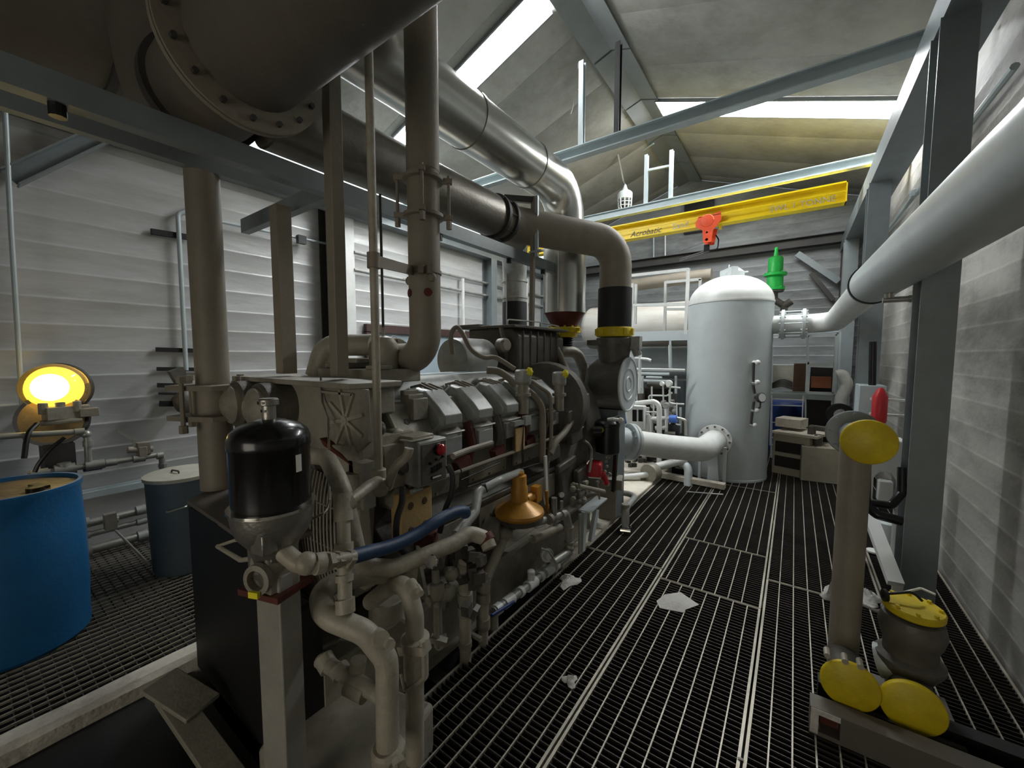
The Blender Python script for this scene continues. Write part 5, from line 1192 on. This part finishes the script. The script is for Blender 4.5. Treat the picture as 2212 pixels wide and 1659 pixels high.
# ================================================================ RIGHT SIDE
# yellow capped pipes
rp_ = W(1834, 1200, D=1.86); X0, Y0 = rp_.x, rp_.y
t = thing('capped_standpipe', 'dark upright pipe with yellow blind caps at top and bottom, left of the bell valve', 'pipe', (X0, Y0, 0))
zc1 = W(1878, 955, D=1.72).z
MB().cyl((X0,Y0,.1), (X0,Y0,zc1), .058, 28).build('pipe_run', 'dustpipe', t)
cT = W(1876, 955, D=1.70)
dY = V(0,-1,0)
def capdisc(nm, c, nrm, r, th, lab):
    b = MB().lathe([(r-.006,0),(r,.006),(r,th-.006),(r-.006,th)], c, nrm, 40)
    return plabel(b.build(nm, 'yellowcap', t, ang=50), lab)
MB().cyl((X0,Y0+.0,zc1), (X0,cT.y+.014,zc1), .057, 24).build('top_spool', 'dustpipe', t)
bk = MB(); flange(bk, V(X0,Y0,zc1)+V(0,.12,.0), (0,1,0), .108, .022, 8, .009); bk.cyl((X0,Y0-.05,zc1),(X0,Y0+.12,zc1),.058,24); bk.build('rear_flange', 'steel', t)
capdisc('top_cap', cT+V(0,.012,0), dY, .096, .02, 'yellow top cap')
cB = W(1836, 1483, D=1.69)
MB().cyl((X0,Y0,cB.z), (X0,cB.y+.02,cB.z), .057, 24).build('bottom_spool', 'enginedark', t)
b = MB(); 
for dx in (-.08,-.02,.03): b.cyl((cB.x+dx,cB.y+.0,cB.z+.1), (cB.x+dx,cB.y+.05,cB.z+.1), .012, 8)
b.build('bolts', 'pipe', t)
capdisc('bottom_cap', cB+V(0,.018,0), dY+V(0,0,.05), .102, .022, 'yellow bottom cap')
MB().tube([V(X0+.05,Y0,.45), V(X0+.2,Y0,.42), V(X0+.28,Y0+.05,.42)], .006, 6).build('side_tube', 'galv', t)
vc = W(1966, 1400, D=1.74)
t = thing('bell_valve', 'dull bell shaped valve with yellow lid and large yellow cap by the column', 'valve', (vc.x, vc.y, 0))
vx, vy = vc.x, vc.y
zt_ = W(1968,1318,D=1.74).z
MB().lathe([(.07,.06),(.075,.2),(.1,.24),(.115,.27),(.115,.285),(.09,.3),(.09,zt_-.14),(.1,zt_-.12),(.112,zt_-.07),(.1,zt_-.02),(.08,zt_-.01)], (vx,vy,0), n=36).build('valve_body', 'enginedark', t)
MB().cyl((vx-.1,vy+.01,.22),(vx-.04,vy,.24),.07,18).build('side_port', 'tank', t)
b = MB().lathe([(.096,0),(.101,.006),(.101,.026),(.096,.032)], (vx,vy,zt_), (.02,-.03,1), 40).bolts((vx,vy,zt_+.032),(.02,-.03,1),.084,8,.008,.01); plabel(b.build('top_lid', 'yellowcap', t), 'yellow bolted lid')
MB().ring((vx-.1,vy-.02,zt_+.05),(1,.3,0),.014,.026,.012,16).tube([(vx-.09,vy-.02,zt_+.06),(vx+.0,vy+.02,zt_+.08),(vx+.03,vy+.02,zt_+.05)], .006,6,R=.04).build('eye_bolt', 'black', t)
cV = W(1972, 1532, D=1.6)
MB().cyl((vx,vy,cV.z), (vx,cV.y+.03,cV.z), .07, 24).build('front_spool', 'enginedark', t)
b = MB().lathe([(.096,0),(.102,.006),(.102,.024),(.096,.03)], V((cV.x+vx*0),cV.y+.025,cV.z), dY+V(0,0,.05), 40); plabel(b.build('front_cap', 'yellowcap', t, ang=50), 'large yellow cap facing the walkway')
MB().ob((vx+.0,vy,.03),(.3,.3,.06)).build('base', 'enginedark', t)
MB().tube([V(vx-.03,vy,zt_+.01)+V(0,.12,0), V(vx+.05,vy+.15,zt_+.05), V(vx+.09,vy+.12,zt_+.05)], .005, 6).build('cable_loop', 'label', t)
# white diagonal bar and conduit loop
solo('diagonal_strut', MB().bar(W(1868,1085,D=2.5), W(1935,1262,D=2.05), .065, .03).bar(W(1935,1262,D=2.05)+V(.01,.02,.0), V(W(1935,1262,D=2.05).x+.01,W(1935,1262,D=2.05).y+.02,.0), .04, .03), 'white', 'white diagonal flat strut running down to the bell valve', 'strut')
solo('conduit_loop', MB().tube([W(1870,1000,D=2.35), W(1868,1088,D=2.3), W(1895,1112,D=2.25), W(1948,1126,D=2.2)], .026, 14, R=.03).tube([W(1870,1085,D=2.32), W(1925,1092,D=2.28), W(1948,1065,D=2.28), W(1949,1010,D=2.3)], .022, 14, R=.03), 'black', 'thick black angular conduit loop between the standpipe and the near column', 'conduit')
q = W(1912,1030,D=2.9)
solo('white_casing', MB().prism([(-.14,-.24),(-.06,-.24),(-.06,-.02),(-.03,.03),(.03,.03),(.06,-.02),(.06,-.24),(.14,-.24),(.14,.2),(.1,.27),(-.1,.27),(-.14,.2)], q+V(0,0,0), (1,0,0), (0,0,1), (0,.2,0)).ob(q+V(0,.0,-.1),(.08,.1,.16)).bx(q.x-.13,q.x-.08,q.y+.02,q.y+.18,0,q.z-.2).bx(q.x+.08,q.x+.13,q.y+.02,q.y+.18,0,q.z-.2), 'white', 'white arched machine casing behind the black conduit loop', 'casing', bev=.01)
solo('white_bottle', MB().cyl(W(1915,1200,Z=.0), W(1915,1200,Z=.0)+V(0,0,.28), .07, 20, .01), 'tank', 'pale cylinder on the grating behind the diagonal strut', 'cylinder')
solo('pale_disc', MB().cyl(W(1888,1192,Z=.01), W(1888,1192,Z=.01)+V(0,0,.012), .05, 20).cyl(W(1905,1195,Z=.01)+V(.05,0,0), W(1905,1195,Z=.01)+V(.05,0,.012), .04, 20), 'white', 'flat pale discs lying on the grating by the diagonal strut', 'disc')
# floor box channel at lower right
YC = 2.03
t = thing('box_channel', 'long pale box channel across the grating below the yellow caps, with a square cut out', 'channel', (.5, YC, 0))
MB().bx(.215,.92,YC-.005,YC+.08,.002,.12).bx(.115,.215,YC-.005,YC+.08,.095,.12).bx(.115,.145,YC-.005,YC+.08,.002,.095).bx(.145,.215,YC-.005,YC+.08,.002,.02).build('channel_body', 'duct', t)
plabel(MB().bx(.118,.215,YC-.008,YC-.005,.096,.118).bx(.117,.144,YC-.008,YC-.005,.01,.096).build('worn_edge', 'paper', t), 'chipped pale edge')
MB().bx(.15,.212,YC+.05,YC+.07,.022,.093).build('dark_insert', 'darkred', t)
solo('steel_angle', MB().bx(.15,.9,YC+.2,YC+.27,.002,.1), 'blacksheet', 'black steel angle behind the pale box channel', 'angle')
# rags and paper
def rag(name, cx__, cy__, r, h, m, label, cat='rag', seed=1, flat=False, asp=1.):
    rnd = random.Random(seed); b = MB(); n = 14; kk = 5; vs_ = [V(cx__, cy__, h*(.3 if flat else 1))]
    for k in range(1, kk+1):
        for j in range(n):
            a = 2*PI*j/n; rr = r*k/kk*(1+.3*math.sin(a*3+seed)+rnd.uniform(-.12,.12))
            z = (h*.25 if flat else h*(1-(k/kk)**1.5))*rnd.uniform(.5,1.3)+.004 if k < kk else .004+rnd.uniform(0,.01)
            vs_.append(V(cx__+rr*math.cos(a)*asp, cy__+rr*math.sin(a), z))
    fs = [(0,1+j,1+(j+1) % n) for j in range(n)]
    for k in range(kk-1):
        for j in range(n): fs.append((1+k*n+j, 1+(k+1)*n+j, 1+(k+1)*n+(j+1) % n, 1+k*n+(j+1) % n))
    vs2 = [v-V(0,0,.003) for v in vs_]; nn = len(vs_); fs2 = [tuple(nn+i for i in f[::-1]) for f in fs]
    rim = [(1+(kk-1)*n+j, 1+(kk-1)*n+(j+1) % n, nn+1+(kk-1)*n+(j+1) % n, nn+1+(kk-1)*n+j) for j in range(n)]
    b.add(vs_+vs2, fs+fs2+rim); return tag(b.build(name, m, ang=60), label, cat)
for px, py, r, h, m, lab, sd, fl, asp in ((1231,1474,.035,.03,'paper','small crumpled scrap of cloth alone on the near grating',4,False,1.),
        (1228,1258,.085,.05,'paper','crumpled torn rag at the foot of the skid by the drain header',6,False,.8),
        (1797,1290,.075,.1,'paper','bright white rag left of the capped standpipe',9,False,.8),
        (1868,1295,.085,.07,'paper','stained white rag between the standpipe and the bell valve',12,False,1.)):
    q = W(px,py,Z=0); rag('rag', q.x, q.y, r, h, m, lab, 'rag', sd, fl, asp)
pp = [W(x,y,Z=.004) for x, y in ((1418,1298),(1436,1284),(1470,1279),(1510,1306),(1480,1317),(1477,1323),(1425,1313))]
b = MB(); c0 = sum(pp, V(0,0,0))/len(pp)+V(0,0,.012); n = len(pp)
b.add(pp+[c0]+[p_-V(0,0,.003) for p_ in pp]+[c0-V(0,0,.003)], [(i,(i+1) % n,n) for i in range(n)]+[(n+1+i,2*n+1,n+1+(i+1) % n) for i in range(n)]+[(i,n+1+i,n+1+(i+1) % n,(i+1) % n) for i in range(n)])
tag(b.build('absorbent_sheet', 'paper', ang=60), 'large angular white cloth sheet lying flat in the middle of the walkway', 'cloth')
q = W(1600,1642,Z=0); solo('paper_crumb', MB().ball((q.x,q.y,.006), .008, 8, (1.6,.7,.5)), 'paper', 'tiny white crumb on the near grating', 'crumb')
# ---- shelving, bench and panel in the rear right
SYD = 7.4
def sx(px, py=850, Y=SYD): return W(px,py,Y=Y).x
def sz(py, px=1740, Y=SYD): return W(px,py,Y=Y).z
t = thing('storage_rack', 'pale welded storage rack with an open glass fronted box, right of the vessel', 'rack', (sx(1740), SYD, 0))
def fr(nm, rects, Y, m='palesteel', th=.025):
    b = MB()
    for (x0,y0,x1,y1) in rects: b.bar(W(x0,y0,Y=Y), W(x1,y1,Y=Y), th, th, up=(0,1,0))
    return b.build(nm, m, t)
fr('rack_frame', [(1668,722,1666,1000),(1815,716,1806,940),(1668,722,1815,716),(1668,845,1806,850)], SYD)
bx_ = MB().bx(sx(1745),sx(1808),SYD-.3,SYD-.28,sz(848),sz(725)); 
fr('door_frame', [(1745,725,1744,848),(1808,722,1800,850),(1745,725,1808,722),(1744,785,1802,787),(1744,848,1800,850),(1745,790,1800,792)], SYD-.25, 'tank', .035)
fr('lower_frame', [(1740,852,1740,1000),(1800,852,1798,950),(1740,905,1740,906)], SYD-.2, 'palesteel', .022)
MB().bx(sx(1712),sx(1738),SYD-.1,SYD,sz(845),sz(785)).build('brown_box_side', 'clay', t)
MB().bx(sx(1748),sx(1800),SYD-.02,SYD+.02,sz(848),sz(790)).build('dark_interior', 'darkgap', t)
MB().bx(sx(1668),sx(1715),SYD+.05,SYD+.1,sz(840),sz(790)).build('wire_basket_back', 'galv', t)
b = MB()
for k in range(6): b.spline([W(1668,828+k*2,Y=SYD-.1), W(1690,820+k*3,Y=SYD-.12), W(1712,826+k*3,Y=SYD-.1)], .008, 6)
b.build('cable_coil', 'black', t)
MB().bx(sx(1664),sx(1800),SYD-.05,SYD+.3,sz(862),sz(852)).build('shelf_plate', 'palesteel', t)
b = MB()
for y in (862,875,912,945,960): b.bar(W(1666,y,Y=SYD-.3), W(1735,y+2,Y=SYD-.3), .012, .012, up=(0,1,0))
for x in (1667,1735): b.bar(W(x,855,Y=SYD-.3), W(x-4,962,Y=SYD-.3), .014, .014, up=(0,1,0))
b.build('wire_gate', 'white', t)
solo('cardboard_box', MB().bx(sx(1750),sx(1792),SYD-.2,SYD-.05,sz(835),sz(812)), 'cardboard', 'flat brown cardboard box in the open rack cupboard', 'box')
q = W(1690,960,Y=SYD+.1); solo('blue_barrel', MB().lathe([(.26,0),(.29,.05),(.3,.4),(.29,.8),(.25,.84)], (q.x+.04,SYD+.68,.0), n=32), 'bluedark', 'dark blue plastic barrel behind the wire gate of the rack', 'barrel')
MB().bx(sx(1742),sx(1796),SYD-.05,SYD+.3,.02,sz(863)).build('lower_cabinet', 'darkgap', t)
q = W(1818,830,Y=7.0); solo('white_duct_offcut', MB().tube([q+V(-.05,0,.12), q+V(.0,0,.14), q+V(.06,0,.0), q+V(.0,0,-.2), q+V(0,0,-.6)], .07, 16, R=.12), 'white', 'white curved duct piece standing beside the rack', 'duct')
solo('dark_tyre', MB().ring(W(1812,895,Y=6.9), (.2,-1,0), .08, .15, .08, 24), 'rubber', 'dark round tyre leaning behind the workbench', 'hose')  # this rubber ring is a tyre
# workbench
BY = 6.6
t = thing('workbench', 'beige steel workbench with two dark drawer fronts, turned toward the walkway', 'workbench', (W(1740,1000,Y=BY).x, BY, 0))
A = W(1682,937,Y=BY); Bq = W(1680,1005,Z=.02); 
x0 = W(1682,960,Y=BY-.2).x; zt2 = W(1700,938,Y=BY-.2).z
rzz = .32
def rot(p, c): c_, s_ = math.cos(-rzz), math.sin(-rzz); return V(c.x+(p.x-c.x)*c_-(p.y-c.y)*s_, c.y+(p.x-c.x)*s_+(p.y-c.y)*c_, p.z)
bc_ = V(x0+.23, BY, 0)
MB().ob((x0+.21,BY+.02,zt2/2), (.42,.5,zt2), rz=-rzz).build('cabinet_body', 'beige', t, bev=.006)
for k in range(2):
    zc_k = zt2*.32+k*zt2*.36
    fc_ = rot(V(x0+.2, BY-.236, zc_k), V(x0+.21,BY+.02,0))
    d_ = MB().ob(fc_, (.33,.012,zt2*.26), rz=-rzz).build('drawer', 'darkgap', t); plabel(d_, 'dark drawer front')
MB().ob((x0+.5,BY-.1,zt2*.4),(.55,.45,zt2*.8), rz=.12).build('side_cabinet', 'beige', t, bev=.006)
MB().ob((x0+.25,BY+.02,zt2+.01),(.52,.6,.03), rz=-rzz).build('bench_top', 'plinth', t)
q = W(1710,912,Y=BY+.1); MB().ob(q,(.3,.3,.12),rz=-.3).build('tray', 'plinth', t, bev=.004)
vq = W(1768,935,Y=BY-.15)
t = thing('bench_vise', 'dark metal bench vise on the beige workbench', 'vise', vq-V(0,0,.12))
MB().ob(vq+V(0,0,.06),(.2,.08,.06),rz=-.4).ob(vq+V(-.07,.0,0),(.06,.1,.16),rz=-.4).ob(vq+V(.0,.0,-.1),(.08,.09,.12)).cyl(vq+V(-.02,-.1,-.02),vq+V(-.03,-.1,-.16),.01,8).ball(vq+V(-.03,-.1,-.02),.018,8).build('vise_body', 'enginedark', t, bev=.005)
# wall panel, extinguisher, dark tube near columns
q0, q1 = W(1850,905,Y=5.3), W(1912,833,Y=5.3)
solo('electrical_panel', MB().bx(q0.x,q1.x,5.2,5.545,q0.z,q1.z), 'palesteel', 'pale blue grey electrical panel beside the pale column', 'panel', bev=.004)
t = thing('fire_extinguisher', 'red fire extinguisher strapped at the right wall above the standpipe', 'extinguisher', W(1903,905,Y=4.9))
p = W(1900,880,Y=4.9)
MB().lathe([(.05,-.14),(.055,-.12),(.055,.1),(.03,.16),(.015,.18)], p, n=20).build('cylinder', 'redpaint', t)
MB().bx(p.x-.06,.948,p.y+.02,p.y+.07,p.z-.08,p.z-.06).bx(p.x-.06,.948,p.y+.02,p.y+.07,p.z+.06,p.z+.08).build('straps', 'white', t)
solo('black_riser', MB().cyl(W(1886,738,Y=5.3), W(1884,838,Y=5.3), .03, 12), 'black', 'black vertical tube entering the pale electrical panel', 'tube')
solo('wall_plate', MB().bx(.9,.93,4.6,4.9,W(1920,860,X=.93).z,W(1920,810,X=.93).z), 'tank', 'small pale plate on the right wall above the extinguisher', 'plate')
solo('wall_conduit', MB().tube([(.9,7.5,3.2),(.9,3.4,3.15)], .02, 8).ball((.88,5.5,3.17),.04,8), 'palesteel', 'conduit along the right wall under the crane runway', 'conduit')
# ================================================================ LEFT SIDE
def drum_(c, r, h, m, top, label, name='drum', cat='drum'):
    t = thing(name, label, cat, c)
    c = Vector(c)
    return t, c
t, c = drum_((-3.47, .13, 0), .29, .88, 'drum', 'drumtop', 'blue plastic drum with an oily tan top at the left edge')
MB().lathe([(.27,0),(.285,.02),(.288,.2),(.293,.3),(.293,.6),(.288,.7),(.284,.84),(.292,.86),(.292,.885),(.275,.885),(.272,.86)], c, n=56).build('body', 'drum', t)
b = MB().lathe([(.0,.862),(.272,.862),(.272,.858)], c, n=40); plabel(b.build('oily_top', 'drumtop', t), 'oily tan top')
MB().cyl(c+V(.12,.1,.862), c+V(.12,.1,.885), .035, 16).ob(c+V(.05,.12,.872),(.12,.04,.015),rz=.3).build('bung', 'black', t)
b = MB()
for dx, dy, s_ in ((-.02,-.12,.05),(.08,-.14,.03),(-.1,-.05,.04)): b.ball(c+V(dx,dy,.866), s_, 10, (1,.7,.15))
b.build('wet_scraps', 'paper', t)
dirn = (V(0,0,0)-c); dirn.z = 0; dirn.normalize(); an = math.atan2(dirn.y, dirn.x)
curved_label(c, .2905, an-.5, an-.15, .745, .78, 'sticker', t)
t, c = drum_((-3.75,.97,0), .22, .72, 'greydrum', 'binlid', 'slate grey bin with a cream lid behind the left coolant pipe', 'waste_bin', 'bin')
MB().lathe([(.19,0),(.2,.02),(.215,.68),(.22,.7)], c, n=44).build('body', 'greydrum', t)
ld = MB().lathe([(.226,.695),(.228,.72),(.21,.728),(.0,.735)], c, n=44).build('lid', 'binlid', t); plabel(ld, 'cream lid')
MB().tube([c+V(.0,-.06,.733), c+V(.0,-.06,.75), c+V(.08,-.04,.75), c+V(.08,-.04,.733)], .006, 6).build('lid_handle', 'darksteel', ld)
MB().tube([c+V(.17,-.14,.5), c+V(.2,-.15,.5), c+V(.24,-.05,.52), c+V(.21,-.04,.52)], .007, 6).build('side_handle', 'galv', t)
# amber lamp
lc = V(-4.38,.43,1.365)
t = thing('amber_lamp', 'large glowing amber bulkhead lamp in a clear glass bowl at the left wall', 'lamp', lc-V(0,0,.2))
ln = V(.93,-.36,.12)
plabel(MB().lathe([(.001,-.06),(.1,-.05),(.115,-.02),(.114,.02),(.098,.05),(.09,.055),(.001,.055)], lc, ln, 36).build('amber_lens', 'amber', t), 'glowing amber lens')
MB().lathe([(.086,.056),(.08,.07),(.05,.085),(.001,.09)], lc, ln, 36).build('bright_core', 'ambercore', t)
MB().lathe([(.175,-.05),(.178,.0),(.16,.07),(.11,.12),(.0,.14)], lc, ln, 40).build('glass_bowl', 'lampglass', t)
MB().lathe([(.12,-.12),(.185,-.1),(.19,-.07),(.18,-.05)], lc, ln, 40).build('back_ring', 'darksteel', t)
MB().cyl(lc-ln*.1, V(XL+.02, lc.y+.13, lc.z), .03, 12).build('arm', 'darksteel', t)
# meter body under the lamp
mc = V(-4.4,.42,1.13)
t = thing('flow_meter', 'round dusty meter body with a dark ring and a knobbly head under the amber lamp', 'meter', mc-V(0,0,.18))
MB().lathe([(.13,-.06),(.165,-.05),(.17,.0),(.165,.05),(.12,.06)], mc, ln, 32).build('case', 'plate', t)
MB().ring(mc, ln, .165,.19,.04,36).build('dark_ring', 'black', t)
hd = MB().ob(mc+V(.1,.05,.06),(.1,.22,.09),rz=.2)
for dy in (-.06,.02,.1): hd.cyl(mc+V(.13,dy,.06), mc+V(.13,dy,.14), .025, 10)
hd.ob(mc+V(.12,.16,.05),(.08,.1,.06)).cyl(mc+V(.14,-.08,.0),mc+V(.14,.12,.0),.02,10); hd.build('meter_head', 'engine', t, bev=.004)
MB().bx(-4.6,-4.3,.35,.5,.5,.96).build('stand', 'darksteel', t)
GP = 'galvanised pipework by the left wall'
LX = -4.2
def lw(x, y, X=LX): return W(x, y, X=X)
t = thing('galvanised_pipework', 'galvanised pipe with an elbow crossing in front of the meter and dropping down', 'pipework', lw(185,1000), GP)
MB().tube([lw(-30,945), lw(175,932), lw(188,940), lw(192,1005)], .02, 14, R=.03).build('pipe_run', 'galv', t)
b = MB(); fit(b, lw(172,933), V(0,1,0), .028, .05, 12); fit(b, lw(190,958), V(0,0,1), .028, .04, 12); b.ball(lw(186,938), .03, 12); b.build('elbow', 'galv', t)
t = thing('valve_train', 'horizontal galvanised valve train with a lever valve behind the blue drum', 'pipework', lw(230,1010), GP)
MB().tube([lw(60,1026), lw(200,1005), lw(345,982), lw(350,990), lw(352,1045)], .021, 14, R=.03).build('pipe_run', 'galv', t)
b = MB()
for x, y, r, l in ((85,1022,.03,.08),(140,1014,.04,.1),(205,1004,.036,.1),(240,999,.028,.06),(300,990,.032,.07),(345,984,.03,.04)): fit(b, lw(x,y), V(0,1,.0), r, l, 12)
b.cyl(lw(140,1014), lw(138,1000), .035, 12); fit(b, lw(352,1005), V(0,0,1), .03, .03, 8); fit(b, lw(352,1020), V(0,0,1), .032, .03, 8); b.build('unions', 'galv', t)
b = MB(); b.ob(lw(307,975), (.06,.05,.08)).cyl(lw(275,972), lw(330,970), .026, 12).ob(lw(310,968),(.05,.08,.1)); b.build('valve_body', 'engine', t, bev=.004)
MB().bar(lw(252,930), lw(288,950), .01, .018).bar(lw(288,950), lw(290,962), .01, .018).build('lever', 'galv', t)
plabel(MB().bar(lw(180,1016), lw(220,1010), .03, .02).build('blue_band', 'bluedark', t), 'blue band')
solo('black_cable', MB().spline([W(52,990,X=-4.1), W(60,940,X=-4.15), W(80,915,X=-4.2)], .014, 8).spline([W(140,945,X=-4.1), W(110,970,X=-4.1), W(85,1000,X=-4.1), W(75,1020,X=-4.1)], .012, 8), 'black', 'black cables drooping around the meter body', 'cable')
# rails & floor pipes along left wall
XW = XL+.06
solo('wall_rail', MB().bar(W(150,1078,X=XW), W(520,1004,X=XW), .03, .05).bar(W(150,1068,X=XW-.02), W(520,996,X=XW-.02), .02, .02), 'palesteel', 'pale rail along the left wall behind the bin', 'rail')
for i, (y0, y1, r) in enumerate(((1135,1092,.03),(1158,1120,.022),(1192,1150,.035))):
    a, b__ = W(180,y0,X=-4.45), W(330,y1,X=-4.45); d = b__-a
    t = thing('floor_pipe', ('upper', 'middle', 'lowest')[i]+' of three shiny pipes low along the left wall', 'pipe', a, 'shiny pipes low on the left wall')
    a = V(-4.45, -.6, a.z); e_ = V(-4.45, 5.0, b__.z); 
    MB().cyl(a, e_, r, 14).build('pipe_run', 'galv', t)
    b = MB()
    for k in range(9): fit(b, V(-4.45,.2+k*.33,(a.z+e_.z)/2+random.uniform(-.0,.0)), V(0,1,0), r*1.35, .06, 12)
    b.build('couplings', 'cover', t)

solo('floor_valve', MB().ob(W(238,1125,X=-4.35),(.06,.07,.12)).cyl(W(225,1125,X=-4.35),W(255,1122,X=-4.35),.03,10), 'engine', 'small grey lever valve on the low pipes behind the blue drum', 'valve')
solo('slender_rod', MB().cyl(W(250,1146,X=-4.2), W(325,1222,X=-3.8), .008, 8), 'galv', 'thin pale rod leaning down to the grating left of the bin', 'rod')
# wall conduits with struts
b = MB().tube([W(425,447,X=XW), W(384,462,X=XW), W(386,500,X=XW), W(402,800,X=XW)], .019, 12, R=.05)
solo('wall_conduit', b, 'palesteel', 'pale conduit with a curved top beside the left coolant pipe', 'conduit')
for i, (x0, y0, x1, y1, th) in enumerate(((326,500,410,513,.05),(337,755,440,758,.04),(339,797,440,798,.035),(340,832,440,834,.04),(343,850,440,852,.02),(345,872,440,872,.05))):
    solo('wall_strut', MB().bar(W(x0,y0,X=XL+.035), W(x1,y1,X=XL+.035), .03, th), 'blacksheet', 'short dark horizontal strut on the left wall beside the coolant pipe', 'strut', 'dark struts on the left wall')
t = thing('dark_actuator', 'dark rounded fitting on the left wall beside the coolant pipe joint', 'fitting', W(392,880,X=-4.4))
MB().cyl(W(400,868,X=-4.5),V(XL+.01,W(400,868,X=-4.5).y,W(400,868,X=-4.5).z),.04,12).ball(W(400,868,X=-4.5), .09, 16, (.6,1,1.2)).ob(W(388,815,X=-4.5),(.1,.1,.16),rx=.4).cyl(W(407,893,X=-4.5), W(407,912,X=-4.5), .03, 10).build('fitting_body', 'enginedark', t)
solo('wall_conduit', MB().tube([W(5,120,X=-4.55), W(24,500,X=-4.55), W(50,905,X=-4.55)], .014, 10), 'palesteel', 'thin pale conduit at the far left edge beside the amber lamp', 'conduit')
solo('wall_conduit', MB().tube([W(470,478,X=XW), W(708,527,X=XW)], .014, 8), 'palesteel', 'conduit across the bright part of the left wall carrying the small dark box', 'conduit')
b = MB().ob(W(651,518,X=XW+.03),(.06,.09,.09)); solo('wall_box', b, 'black', 'small dark switch box on the left wall between the square posts', 'switch box')
for i, (y0, y1) in enumerate(((545,668),(583,702))):
    a, e_ = W(765,y0,X=XW), W(1200,y1,X=XW)
    solo('wall_conduit', MB().cyl(V(XW, a.y, a.z), V(XW, e_.y, a.z), .022, 10), 'cover', 'long horizontal conduit on the left wall behind the engine, %s of the pair' % ('upper','lower')[i], 'conduit')
for px in (1000, 1138):
    a = W(px,602,X=XW+.03); solo('wall_conduit', MB().cyl(a, V(a.x,a.y,.2), .026, 10), 'white', 'white vertical conduit on the left wall, the %s one behind the engine' % ('nearer' if px == 1000 else 'farther'), 'conduit')
# brown framed doorway with pale blue sheet
ya3, yb3 = W(798,760,X=XL+.05).y, W(985,760,X=XL+.05).y; zt3 = W(860,720,X=XL+.05).z
d1 = MB().bx(XL+.02, XL+.04, ya3, yb3+1.3, 0, zt3).build('door_1', 'doorpanel'); struct(d1)
MB().bx(XL+.02,XL+.09,ya3-.06,yb3+1.3,zt3-.01,zt3+.1).bx(XL+.02,XL+.09,ya3-.06,ya3,0,zt3).build('door_frame', 'brownsteel', d1)
MB().bx(XL+.04,XL+.06,W(900,780,X=XL+.05).y-.02,W(900,780,X=XL+.05).y+.02,0,zt3).build('door_stile', 'cover', d1)
b = MB(); q = W(850,733,X=XL+.1); b.ring(q,(1,0,0),.05,.06,.01,20); b.build('door_handle', 'galv', d1)
